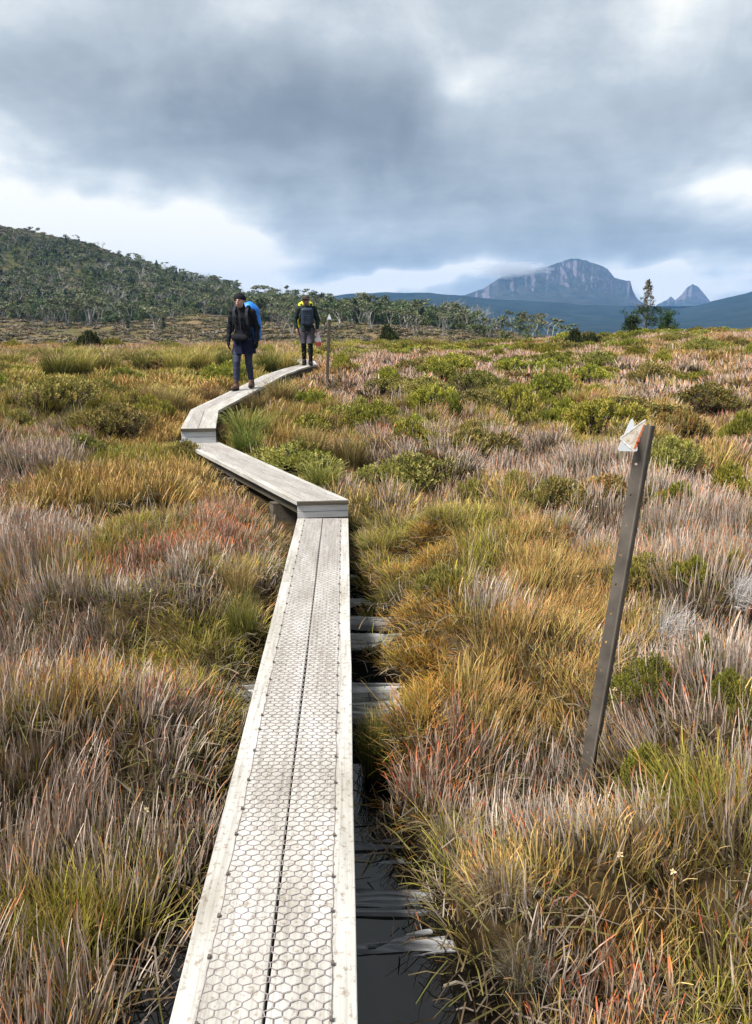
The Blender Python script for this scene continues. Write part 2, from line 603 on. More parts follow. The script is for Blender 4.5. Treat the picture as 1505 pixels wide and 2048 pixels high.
def build_water():
    m, nt, b = new_mat('peat stained water', 0.03, 0.5)
    b.inputs['Base Color'].default_value = (0.006, 0.005, 0.004, 1)
    g = node(nt, 'ShaderNodeNewGeometry')
    n = node(nt, 'ShaderNodeTexNoise', _Scale=7.0, _Detail=3.0)
    nt.links.new(g.outputs['Position'], n.inputs['Vector'])
    bp = node(nt, 'ShaderNodeBump', _Strength=0.05, _Distance=0.02)
    nt.links.new(n.outputs[0], bp.inputs['Height'])
    nt.links.new(bp.outputs[0], b.inputs['Normal'])
    V = [(-1.3, -2.2, -0.385), (0.75, -2.2, -0.385), (0.75, 3.7, -0.385), (-1.3, 3.7, -0.385)]
    tag(add('water', mesh('water', V, [(0, 1, 2, 3)], m)), 'still black water in the channel beside the boardwalk', 'water', kind='structure')


build_water()


def mat_mountain(name, forest, scrub, rock, rock_amount, px_per):
    """forest on the gentle ground, bare columned rock where it is steep"""
    m, nt, b = new_mat(name, 0.95, 0.05)
    g = node(nt, 'ShaderNodeNewGeometry')
    sp = node(nt, 'ShaderNodeSeparateXYZ')
    nt.links.new(g.outputs['Normal'], sp.inputs[0])
    n = node(nt, 'ShaderNodeTexNoise', _Scale=0.02 * px_per, _Detail=8.0, _Roughness=0.65)
    nt.links.new(g.outputs['Position'], n.inputs['Vector'])
    mp = node(nt, 'ShaderNodeMapping')
    mp.inputs['Scale'].default_value = (0.045 * px_per, 0.045 * px_per, 0.016 * px_per)
    nt.links.new(g.outputs['Position'], mp.inputs[0])
    n3 = node(nt, 'ShaderNodeTexNoise', _Scale=1.0, _Detail=6.0, _Roughness=0.7)
    nt.links.new(mp.outputs[0], n3.inputs['Vector'])
    rf = ramp_node(nt, [(0.36, forest), (0.62, scrub)])
    nt.links.new(n.outputs[0], rf.inputs[0])
    rr = ramp_node(nt, [(0.32, tuple(c * 0.42 for c in rock)), (0.50, rock), (0.70, tuple(min(1, c * 1.35) for c in rock))])
    nt.links.new(n3.outputs[0], rr.inputs[0])
    # steepness + noise decides
    ad = node(nt, 'ShaderNodeMath', operation='MULTIPLY_ADD')
    ad.inputs[1].default_value = 0.9
    nt.links.new(n.outputs[0], ad.inputs[0])
    nt.links.new(sp.outputs['Z'], ad.inputs[2])
    mr = node(nt, 'ShaderNodeMapRange')
    mr.inputs['From Min'].default_value = rock_amount + 0.08
    mr.inputs['From Max'].default_value = rock_amount - 0.08
    nt.links.new(ad.outputs[0], mr.inputs['Value'])
    mx = node(nt, 'ShaderNodeMix', data_type='RGBA')
    nt.links.new(mr.outputs[0], mx.inputs[0])
    nt.links.new(rf.outputs[0], mx.inputs[6])
    nt.links.new(rr.outputs[0], mx.inputs[7])
    nt.links.new(mx.outputs[2], b.inputs['Base Color'])
    return m


def ridge(name, prof, dist, front, back, zfoot, shape, mat, rough, label, cat, seed, ncol=420, nrow=70, buttress=0.0):
    """prof: (image-independent) azimuth tangent and height of the crest; the flank runs down towards the viewer"""
    ta = np.array([p_[0] for p_ in prof])
    tz = np.array([p_[1] for p_ in prof])
    a = np.linspace(ta[0], ta[-1], ncol)
    s = np.linspace(0, 1.35, nrow)
    A, S = np.meshgrid(a, s, indexing='ij')
    cz = np.interp(A, ta, tz)
    but = (fbm(A * 90 * dist / 3000, A * 0 + 3, seed + 5, 3) - 0.5) * buttress
    s2 = np.clip(S, 0, 1)
    Dm = dist - front * (1 - s2) + back * np.maximum(S - 1, 0) / 0.35 + but * front * sm(0.25, 0.8, s2)
    hs = np.interp(s2, shape[0], shape[1])
    z = zfoot + (cz - zfoot) * hs
    z = np.where(S > 1, cz + (zfoot - cz) * ((S - 1) / 0.35) ** 1.2 * 0.8, z)
    X = A * dist * (Dm / dist)
    Y = Dm
    n = fbm(X * rough[1], Y * rough[1], seed, 5, 0.55) - 0.5
    z = z + n * rough[0] * np.minimum(1, hs * 1.6 + 0.1) * (1 - 0.75 * sm(0.8, 1, S) * (buttress > 0))
    if buttress:
        gul = np.abs(fbm(A * 42 * dist / 3000 + S * 2.2, S * 1.2, seed + 9, 4) - 0.5) * 2
        z = z - gul * 0.16 * (cz - zfoot) * sm(0.15, 0.6, S) * (1 - sm(0.86, 0.99, S))
    V = np.stack([X, Y, z], -1).reshape(-1, 3)
    i, j = np.meshgrid(np.arange(ncol - 1), np.arange(nrow - 1), indexing='ij')
    F = np.stack([i * nrow + j, (i + 1) * nrow + j, (i + 1) * nrow + j + 1, i * nrow + j + 1], -1).reshape(-1, 4)
    return tag(add(name, mesh(name, V, F, mat, smooth=False)), label, cat, kind='structure')


def profile(pts, dist):
    return [((x - 752.5) / 1540.0 * 0.9725, 1.7 + (655 - y) / 1540.0 * 0.985 * dist) for x, y in pts]


FOREST = ((0.008, 0.018, 0.020), (0.024, 0.036, 0.034))
m_far = mat_mountain('far forest', FOREST[0], FOREST[1], (0.16, 0.15, 0.14), 0.55, 1.0)
m_mount = mat_mountain('dolerite mountain', (0.018, 0.028, 0.030), (0.055, 0.060, 0.055), (0.130, 0.112, 0.128), 1.22, 1.0)
ridge('forested_hills', profile([(-500, 640), (300, 612), (560, 598), (700, 591), (780, 587), (860, 588), (930, 593), (1000, 601), (1100, 606), (1200, 611), (1270, 617),
                            (1320, 620), (1370, 616), (1410, 606), (1440, 598), (1505, 583), (1600, 566), (1800, 552), (2100, 560)], 2000), 2000, 1150, 500, -26,
      ((0, 0.25, 0.6, 1), (0, 0.16, 0.52, 1)), m_far, (16, 1 / 130), 'low forested hills fading blue below the mountain', 'hills', 3)
ridge('mountain', profile([(780, 640), (850, 610), (900, 600), (935, 592), (965, 581), (1000, 559), (1020, 552), (1045, 547), (1090, 540), (1115, 530), (1140, 524), (1165, 529), (1195, 539),
                           (1208, 545), (1222, 561), (1238, 565), (1254, 567), (1260, 584), (1270, 600), (1290, 612), (1330, 622), (1400, 640)], 3000), 3000, 760, 500, 60,
      ((0, 0.2, 0.45, 0.65, 0.8, 0.92, 1), (0, 0.12, 0.32, 0.55, 0.77, 0.94, 1)), m_mount, (40, 1 / 110), 'rocky blue mountain with a domed summit and cliff on one side', 'mountain', 11,
      ncol=520, nrow=140, buttress=0.20)
ridge('rocky_peak', profile([(1290, 640), (1310, 612), (1328, 603), (1337, 595), (1346, 603), (1358, 592), (1368, 578), (1377, 573), (1390, 578), (1402, 590), (1414, 603), (1430, 625), (1450, 645)], 3700),
      3700, 420, 250, 70, ((0, 0.3, 0.55, 0.8, 1), (0, 0.25, 0.55, 0.9, 1)), m_mount, (11, 1 / 40), 'small distant twin-topped rocky peak beside the mountain', 'peak', 23, ncol=200, nrow=90, buttress=0.2)


def build_haze():
    m = bpy.data.materials.new('haze')
    m.use_nodes = True
    nt = m.node_tree
    nt.nodes.clear()
    o = nt.nodes.new('ShaderNodeOutputMaterial')
    v = nt.nodes.new('ShaderNodeVolumePrincipled')
    v.inputs['Color'].default_value = (0.22, 0.50, 1.0, 1)
    v.inputs['Density'].default_value = HAZE
    v.inputs['Anisotropy'].default_value = 0.0
    nt.links.new(v.outputs[0], o.inputs['Volume'])
    g = Geo().box((-4700, -4700, -60), (4700, 4700, 300))
    tag(add('haze', g.mesh('haze', m)), 'thin blue haze over the far mountains', 'haze', kind='stuff')


HAZE = 0.00015
build_haze()


def cap_cloud():
    """low cloud lying over the mountain's left shoulder"""
    m = bpy.data.materials.new('cloud')
    m.use_nodes = True
    nt = m.node_tree
    nt.nodes.clear()
    o = nt.nodes.new('ShaderNodeOutputMaterial')
    v = nt.nodes.new('ShaderNodeVolumePrincipled')
    v.inputs['Color'].default_value = (0.9, 0.94, 1.0, 1)
    tc = nt.nodes.new('ShaderNodeTexCoord')
    g = nt.nodes.new('ShaderNodeTexGradient')
    g.gradient_type = 'SPHERICAL'
    nt.links.new(tc.outputs['Object'], g.inputs[0])
    n = nt.nodes.new('ShaderNodeTexNoise')
    n.inputs['Scale'].default_value = 3.2
    n.inputs['Detail'].default_value = 4
    nt.links.new(tc.outputs['Object'], n.inputs['Vector'])
    a = nt.nodes.new('ShaderNodeMath')
    a.operation = 'MULTIPLY_ADD'
    a.inputs[1].default_value = 1.3
    a.inputs[2].default_value = -0.75
    nt.links.new(n.outputs[0], a.inputs[0])
    b = nt.nodes.new('ShaderNodeMath')
    b.operation = 'ADD'
    nt.links.new(g.outputs['Fac'], b.inputs[0])
    nt.links.new(a.outputs[0], b.inputs[1])
    c = nt.nodes.new('ShaderNodeMath')
    c.operation = 'MULTIPLY'
    c.use_clamp = False
    c.inputs[1].default_value = 0.022
    mx = nt.nodes.new('ShaderNodeMath')
    mx.operation = 'MAXIMUM'
    mx.inputs[1].default_value = 0.0
    nt.links.new(b.outputs[0], mx.inputs[0])
    nt.links.new(mx.outputs[0], c.inputs[0])
    nt.links.new(c.outputs[0], v.inputs['Density'])
    nt.links.new(v.outputs[0], o.inputs['Volume'])
    th, ph = np.linspace(0, np.pi, 13), np.linspace(0, 2 * np.pi, 24, endpoint=False)
    V = [(math.sin(t) * math.cos(p_), math.sin(t) * math.sin(p_), math.cos(t)) for t in th for p_ in ph]
    F = [(i * 24 + j, (i + 1) * 24 + j, (i + 1) * 24 + (j + 1) % 24, i * 24 + (j + 1) % 24) for i in range(12) for j in range(24)]
    me = mesh('summit_cloud', V, F, m)
    c_ = add('summit_cloud', me, None, ((1022 - 752.5) / 1540 * 0.9725 * 2850, 2850, 1.7 + (655 - 549) / 1540 * 2850))
    c_.scale = (150, 170, 34)
    tag(c_, 'soft pale mist lying over the left shoulder of the mountain', 'cloudcap', kind='stuff')


cap_cloud()

# ------------------------------------------------------------------ boardwalk
M_PLANK = mat_wood('weathered deck timber', (0.53, 0.52, 0.495), (0.30, 0.285, 0.26), (2.2, 60, 30), 0.4, 0.8, (0.66, 0.63, 0.58), True)
M_END = mat_wood('grey board', (0.64, 0.65, 0.67), (0.40, 0.40, 0.41), (2.0, 40, 40), 0.3, 0.8)
M_BEARER = mat_wood('dark bearer', (0.15, 0.13, 0.10), (0.05, 0.045, 0.035), (2.0, 40, 40), 0.3, 0.85)
M_OLD = mat_wood('old split timber', (0.60, 0.59, 0.58), (0.03, 0.028, 0.026), (2.5, 90, 50), 0.9, 0.85, (0.55, 0.54, 0.52))
M_SUNK = mat_wood('waterlogged timber', (0.42, 0.42, 0.43), (0.02, 0.02, 0.02), (2.5, 70, 50), 0.9, 0.5, (0.5, 0.5, 0.5))
M_WIRE = mat_plain('dull wire', (0.22, 0.19, 0.19), 0.6, 0.3, 0.35, 30)
M_NAIL = mat_plain('nail heads', (0.10, 0.08, 0.07), 0.6, 0.3)


def prism(P, th, name, mat, parent, nseg=1, wob=0.0):
    """a board with top corners P = left0, right0, right1, left1 (each x, y, z) and thickness th"""
    P = np.asarray(P, float)
    L = np.linalg.norm((P[3] + P[2] - P[0] - P[1]) / 2)
    W = np.linalg.norm((P[1] - P[0]))
    V, UV = [], []
    for k in range(nseg + 1):
        t = k / nseg
        l = P[0] * (1 - t) + P[3] * t
        r = P[1] * (1 - t) + P[2] * t
        w = np.array([rng.normal() * wob, 0, rng.normal() * wob * 0.6]) if 0 < k < nseg else 0
        for q, u in ((l, 0), (r, W)):
            for dz in (0, -th):
                V.append(q + w + np.array([0, 0, dz]))
                UV.append((t * L, u, dz))
    F = []
    for k in range(nseg):
        a, b = 4 * k, 4 * k + 4
        F += [(a, a + 2, b + 2, b), (a + 1, b + 1, b + 3, a + 3), (a, b, b + 1, a + 1), (a + 2, a + 3, b + 3, b + 2)]
    F += [(0, 1, 3, 2), (4 * nseg, 4 * nseg + 2, 4 * nseg + 3, 4 * nseg + 1)]
    o = add(name, mesh(name, V, F, mat, uv=UV), parent)
    bevel(o, 0.004, 2)
    return o


def netting(quad, name, parent, cell=0.043, rad=0.0017, u0=0.145, u1=0.855):
    """hexagonal wire netting stapled over the deck between four corners (left0, right0, right1, left1)"""
    P = np.asarray(quad, float)
    L = np.linalg.norm((P[3] + P[2] - P[0] - P[1]) / 2)
    W = np.linalg.norm(P[1] - P[0])
    ax = (P[3] + P[2] - P[0] - P[1]) / 2
    ax /= np.linalg.norm(ax)
    Wp = np.linalg.norm(np.cross(P[1] - P[0], ax))
    row = cell * 0.60
    n = int(L / row)
    m = round(Wp * (u1 - u0) / cell)
    cw = (u1 - u0) / m

    def pos(u, t):
        t = np.clip(t, 0.002, 0.998)
        l = P[0] * (1 - t) + P[3] * t
        r = P[1] * (1 - t) + P[2] * t
        return l * (1 - u) + r * u

    segs = []
    for i in range(n):
        o = 0.5 * (i % 2)
        for j in range(m + 1):
            uc = u0 + (j + o) * cw
            if uc > u1 + 1e-6:
                continue
            t0 = (i + 0.20) * row / L
            t1 = (i + 0.80) * row / L
            segs.append((uc, t0, uc, t1))
            for d in (-0.5, 0.5):
                un = uc + d * cw
                if un < u0 - 1e-6 or un > u1 + 1e-6:
                    continue
                segs.append((uc, t1, un, (i + 1.20) * row / L))
    for j in range(int(L / 0.05)):
        for u in (u0, u1):
            segs.append((u, j * 0.05 / L, u, (j + 1) * 0.05 / L))
    S = np.array(segs)
    jit = lambda u, t: 0.09 * cw * (np.stack([vnoise(u * 90, t * L * 31, 3), vnoise(u * 90, t * L * 31, 4)], -1) - 0.5) * 2
    j0, j1 = jit(S[:, 0], S[:, 1]), jit(S[:, 2], S[:, 3])

    def posn(u, t):
        t = np.clip(t, 0.002, 0.998)[:, None]
        u = u[:, None]
        l = P[0] * (1 - t) + P[3] * t
        r = P[1] * (1 - t) + P[2] * t
        return l * (1 - u) + r * u

    A = posn(S[:, 0] + j0[:, 0], S[:, 1] + j0[:, 1] * 0.8 * Wp / L)
    B = posn(S[:, 2] + j1[:, 0], S[:, 3] + j1[:, 1] * 0.8 * Wp / L)
    lift = np.array([0, 0, rad * 0.5])
    A, B = A + lift, B + lift
    d = B - A
    d /= np.linalg.norm(d, axis=1)[:, None] + 1e-9
    side = np.cross(d, [0, 0, 1.0])
    up = np.array([0, 0, 1.0])
    r = np.full(len(S), rad)
    r[S[:, 0] == S[:, 2]] *= 1.25
    edge = (S[:, 0] == S[:, 2]) & ((np.abs(S[:, 0] - u0) < 1e-9) | (np.abs(S[:, 0] - u1) < 1e-9))
    r[edge] *= 0.6
    r = r[:, None]
    V = np.stack([A + side * r, A + up * r, A - side * r, B + side * r, B + up * r, B - side * r], 1).reshape(-1, 3)
    k = np.arange(len(S))[:, None] * 6
    F = np.concatenate([k + np.array([[0, 3, 4, 1]]), k + np.array([[1, 4, 5, 2]])], 0)
    return add(name, mesh(name, V, F, M_WIRE), parent)


SEC_LABELS = [
    'long straight front boardwalk of two planks under hexagonal wire netting',
    'second boardwalk section slanting left up the heath above the first step',
    'short boardwalk section with raised end step just before the bend',
    'narrow winding boardwalk ramp under both hikers',
    'farthest short boardwalk piece turning left behind the hatted hiker',
]
TH = 0.045


def build_boardwalk():
    for si, sec in enumerate(SECTIONS):
        l, r, z = sec[0]
        root = empty('boardwalk', ((l[0] + r[0]) / 2, (l[1] + r[1]) / 2, 0))
        tag(root, SEC_LABELS[si], 'boardwalk', 'timber boardwalk sections')
        org = np.array(root.location)
        for (l0, r0, z0), (l1, r1, z1) in zip(sec[:-1], sec[1:]):
            A = np.array([*l0, z0]) - org
            B = np.array([*r0, z0]) - org
            C = np.array([*r1, z1]) - org
            D = np.array([*l1, z1]) - org
            L = np.linalg.norm((C + D - A - B) / 2)
            for h, (ua, ub) in enumerate(((0.0, 0.4915), (0.5085, 1.0))):
                cuts = [0, 1]
                if si == 0:
                    cuts = [0, 0.785, 1] if h == 0 else [0, 1]
                for ca, cb in zip(cuts[:-1], cuts[1:]):
                    e = 0.0012 / L * 1.5
                    ca2, cb2 = (ca + e if ca > 0 else ca), (cb - e if cb < 1 else cb)
                    f = lambda u, t: (A * (1 - u) + B * u) * (1 - t) + (D * (1 - u) + C * u) * t
                    dz = np.array([0, 0, rng.normal() * 0.0012])
                    prism([f(ua, ca2) + dz, f(ub, ca2) + dz, f(ub, cb2) + dz, f(ua, cb2) + dz], TH, 'plank', M_PLANK, root, max(1, int(L * (cb - ca) / 0.5)), 0.0012)
            up = np.array([0, 0, 0.0004])
            netting([A + up, B + up, C + up, D + up], 'wire_netting', root, rad=0.0014 if si == 0 else 0.0010)
            # stringers and cross bearers
            for u in (0.14, 0.80):
                f = lambda u_, t, zz: (A * (1 - u_) + B * u_) * (1 - t) + (D * (1 - u_) + C * u_) * t + np.array([0, 0, zz])
                prism([f(u, 0.012, -TH - 0.002), f(u + 0.07, 0.012, -TH - 0.002), f(u + 0.07, 0.985, -TH - 0.002), f(u, 0.985, -TH - 0.002)], 0.11, 'stringer', M_BEARER, root)
            nb = max(2, int(L / 1.3))
            for k in range(nb):
                t = (k + 0.5) / nb
                h = 0.05 / L
                prism([f(0.03, t - h, -TH - 0.115), f(0.97, t - h, -TH - 0.115), f(0.97, t + h, -TH - 0.115), f(0.03, t + h, -TH - 0.115)], 0.30, 'bearer', M_BEARER, root)
            if si == 0:
                # staples and nail heads holding the netting down
                g = Geo()
                for t in np.arange(0.02, 1, 0.021):
                    for u in (0.145, 0.855):
                        q = f(u + rng.normal() * 0.004, t + rng.normal() * 0.002, 0.004)
                        g.box(q - [0.004, 0.006, 0.003], q + [0.004, 0.006, 0.004])
                add('staples', g.mesh('staples', M_NAIL), root)['kind'] = 'stuff'
        # riser boards below the raised end
        if si in (1, 2):
            zlow = 0.0 if si == 1 else 0.175
            l, r, z = sec[0]
            A = np.array([*l, 0]) - org
            B = np.array([*r, 0]) - org
            d = (B - A) / np.linalg.norm(B - A)
            back = np.array([-d[1], d[0], 0])
            H0, H1 = zlow + 0.004, z - TH - 0.004
            a = A + back * 0.012 + d * 0.004
            b = B + back * 0.012 - d * 0.004
            mid = (H0 + H1) / 2
            for lo, hi, off in ((H0 - 0.03 if si == 2 else H0, mid - 0.0015, 0.0), (mid + 0.0015, H1, 0.002)):
                V, UV = [], []
                Lb = np.linalg.norm(b - a)
                for q, s in ((a, 0), (b, Lb)):
                    for bk in (off, off + 0.03):
                        for zz in (lo, hi):
                            V.append(q + back * bk + np.array([0, 0, zz]))
                            UV.append((s, zz, bk))
                F = [(0, 4, 5, 1), (2, 3, 7, 6), (1, 5, 7, 3), (0, 2, 6, 4), (0, 1, 3, 2), (4, 6, 7, 5)]
                bevel(add('riser_board', mesh('riser_board', V, F, M_END, uv=UV), root), 0.003)
            # dark fascia board across the plank ends
            V, UV = [], []
            a2, b2 = A - back * 0.020, B - back * 0.020
            for q, s in ((a2, 0), (b2, 0.47)):
                for bk in (0, 0.018):
                    for zz in (z - TH + 0.002, z - 0.006):
                        V.append(q + back * bk + np.array([0, 0, zz]))
                        UV.append((s, zz, bk))
            bevel(add('end_board', mesh('end_board', V, [(0, 4, 5, 1), (2, 3, 7, 6), (1, 5, 7, 3), (0, 2, 6, 4), (0, 1, 3, 2), (4, 6, 7, 5)], M_BEARER, uv=UV), root), 0.003)


build_boardwalk()

# ------------------------------------------------------------------ old split sleepers in the channel
SLEEPERS = [  # x0, x1, y, depth along y, top z, skew, label
    (-0.83, 0.17, 4.05, 0.15, -0.275, -0.01, 'broad grey split timber sleeper crossing under the boardwalk, squared right end'),
    (-0.77, 0.145, 3.82, 0.14, -0.29, 0.05, 'grey split sleeper lying just in front of the broad one'),
    (-0.60, 0.165, 4.72, 0.16, -0.285, 0.03, 'cracked grey sleeper beside orange sedge, middle of the three in the channel'),
    (-0.60, 0.145, 5.10, 0.13, -0.28, -0.03, 'rough silvery sleeper poking into the orange sedge tuft'),
    (-0.60, -0.09, 5.52, 0.10, -0.33, 0.02, 'short dark-stained sleeper end beyond the silvery one'),
    (-0.65, -0.13, 6.15, 0.10, -0.33, 0.02, 'weathered sleeper second nearest the first step'),
    (-0.65, -0.15, 6.62, 0.10, -0.32, 0.0, 'weathered sleeper closest to the first step'),
    (-0.55, 0.16, 2.72, 0.17, -0.376, 0.05, 'black waterlogged sleeper showing as ridges in the far pool'),
    (-0.55, 0.20, 2.45, 0.16, -0.376, -0.02, 'waterlogged sleeper with pale ridges in the middle of the pool'),
    (-0.50, 0.24, 2.20, 0.15, -0.380, 0.10, 'sunken skewed sleeper nearest the bright sky reflection'),
]


def build_sleepers():
    for k, (x0, x1, yc, dy, top, skew, label) in enumerate(SLEEPERS):
        nx, ny = 26, 16
        u = np.linspace(0, 1, nx)
        v = np.linspace(0, 1, ny)
        U, Vv = np.meshgrid(u, v, indexing='ij')
        endj0 = (vnoise(v * 9, v * 0 + k, 5) - 0.5) * 0.10
        endj1 = (vnoise(v * 9, v * 0 + k, 6) - 0.5) * 0.10
        X = (x0 + endj0) + ((x1 + endj1) - (x0 + endj0)) * U
        Y = yc + (Vv - 0.5) * dy + skew * (U - 0.5)
        rid = fbm(U * 3 + k * 7, Vv * 9, 8 + k, 3)
        Z = top + (rid - 0.55) * 0.05 - 0.03 * (np.abs(Vv - 0.5) * 2) ** 12
        split = np.abs(vnoise(U * 1.5 + k, Vv * 4.5, 31 + k) - 0.5)
        Z = Z - 0.05 * (split < 0.035)
        npl = 2 + k % 3
        pl = np.minimum((Vv * npl + (vnoise(U * 2.5, Vv * 0 + k, 77) - 0.5) * 0.35).astype(int), npl - 1)
        Z = Z + (hash2(pl, pl * 0 + k, 3) - 0.5) * (0.045 if top > -0.36 else 0.012)
        X = X + (hash2(pl, pl * 0 + k, 4) - 0.5) * 0.16 * U ** 4
        V = np.stack([X, Y, Z], -1).reshape(-1, 3)
        low = V.copy()
        low[:, 2] = top - 0.14
        i, j = np.meshgrid(np.arange(nx - 1), np.arange(ny - 1), indexing='ij')
        F = np.stack([i * ny + j, (i + 1) * ny + j, (i + 1) * ny + j + 1, i * ny + j + 1], -1).reshape(-1, 4)
        n = nx * ny
        rim = [(a * ny, (a + 1) * ny) for a in range(nx - 1)] + [((nx - 1) * ny + b, (nx - 1) * ny + b + 1) for b in range(ny - 1)] + \
              [((a + 1) * ny + ny - 1, a * ny + ny - 1) for a in range(nx - 1)] + [(b + 1, b) for b in range(ny - 1)]
        F = [tuple(f) for f in F] + [(p_, p_ + n, q_ + n, q_) for p_, q_ in rim]
        uv = np.concatenate([np.stack([X, Y * 1.0, Z * 0], -1).reshape(-1, 3)] * 2)
        o = add('old_sleeper', mesh('old_sleeper', np.concatenate([V, low]), F, M_OLD if top > -0.36 else M_SUNK, uv=uv))
        tag(o, label, 'sleeper', 'old sleepers under the boardwalk')


build_sleepers()

# ------------------------------------------------------------------ marker posts
M_STEEL = mat_plain('weathered steel', (0.120, 0.102, 0.084), 0.55, 0.35, 0.4, 9, 0.2)
M_ALU = mat_plain('pale aluminium', (0.72, 0.76, 0.80), 0.45, 0.4, 0.12, 18)
M_POST = mat_wood('old post timber', (0.13, 0.11, 0.085), (0.05, 0.04, 0.03), (3, 60, 60), 0.4)
M_RUST = mat_plain('rusty bolt', (0.26, 0.06, 0.03), 0.7, 0.2, 0.3, 60)


def mat_marker():
    """faded marker face: white rim, dirty cream middle, orange band left along one edge"""
    m, nt, b = new_mat('faded marker face', 0.55, 0.3)
    a = node(nt, 'ShaderNodeAttribute', attribute_name='Col')
    tc = node(nt, 'ShaderNodeTexCoord')
    n = node(nt, 'ShaderNodeTexNoise', _Scale=55.0, _Detail=6.0, _Roughness=0.7)
    nt.links.new(tc.outputs['Object'], n.inputs['Vector'])
    r = ramp_node(nt, [(0.38, (0.55, 0.45, 0.36)), (0.55, (1, 1, 1))])
    nt.links.new(n.outputs[0], r.inputs[0])
    mx = node(nt, 'ShaderNodeMix', data_type='RGBA', blend_type='MULTIPLY')
    mx.inputs[0].default_value = 0.8
    nt.links.new(a.outputs['Color'], mx.inputs[6])
    nt.links.new(r.outputs[0], mx.inputs[7])
    nt.links.new(mx.outputs[2], b.inputs['Base Color'])
    return m


M_MARK = mat_marker()


def rounded_tri(pts, r, n=5):
    out = []
    pts = [np.asarray(p_, float) for p_ in pts]
    for i in range(3):
        p0, p1, p2 = pts[i - 1], pts[i], pts[(i + 1) % 3]
        a = (p0 - p1) / np.linalg.norm(p0 - p1)
        b = (p2 - p1) / np.linalg.norm(p2 - p1)
        half = math.acos(np.clip(np.dot(a, b), -1, 1)) / 2
        d = r / math.tan(half)
        s, e = p1 + a * d, p1 + b * d
        for k in range(n):
            t = k / (n - 1)
            q = s * (1 - t) ** 2 + p1 * 2 * t * (1 - t) + e * t * t
            out.append(q)
    return out


def plate(name, pts3, r, th, nrm, mat, parent, col):
    P = rounded_tri(pts3, r)
    n = len(P)
    nrm = np.asarray(nrm, float)
    V = [p_ for p_ in P] + [p_ + nrm * th for p_ in P]
    F = [tuple(range(n)), tuple(range(2 * n - 1, n - 1, -1))] + [(i + n, (i + 1) % n + n, (i + 1) % n, i) for i in range(n)]
    c = np.empty((2 * n, 3))
    c[:] = col
    return add(name, mesh(name, V, F, mat, c), parent)


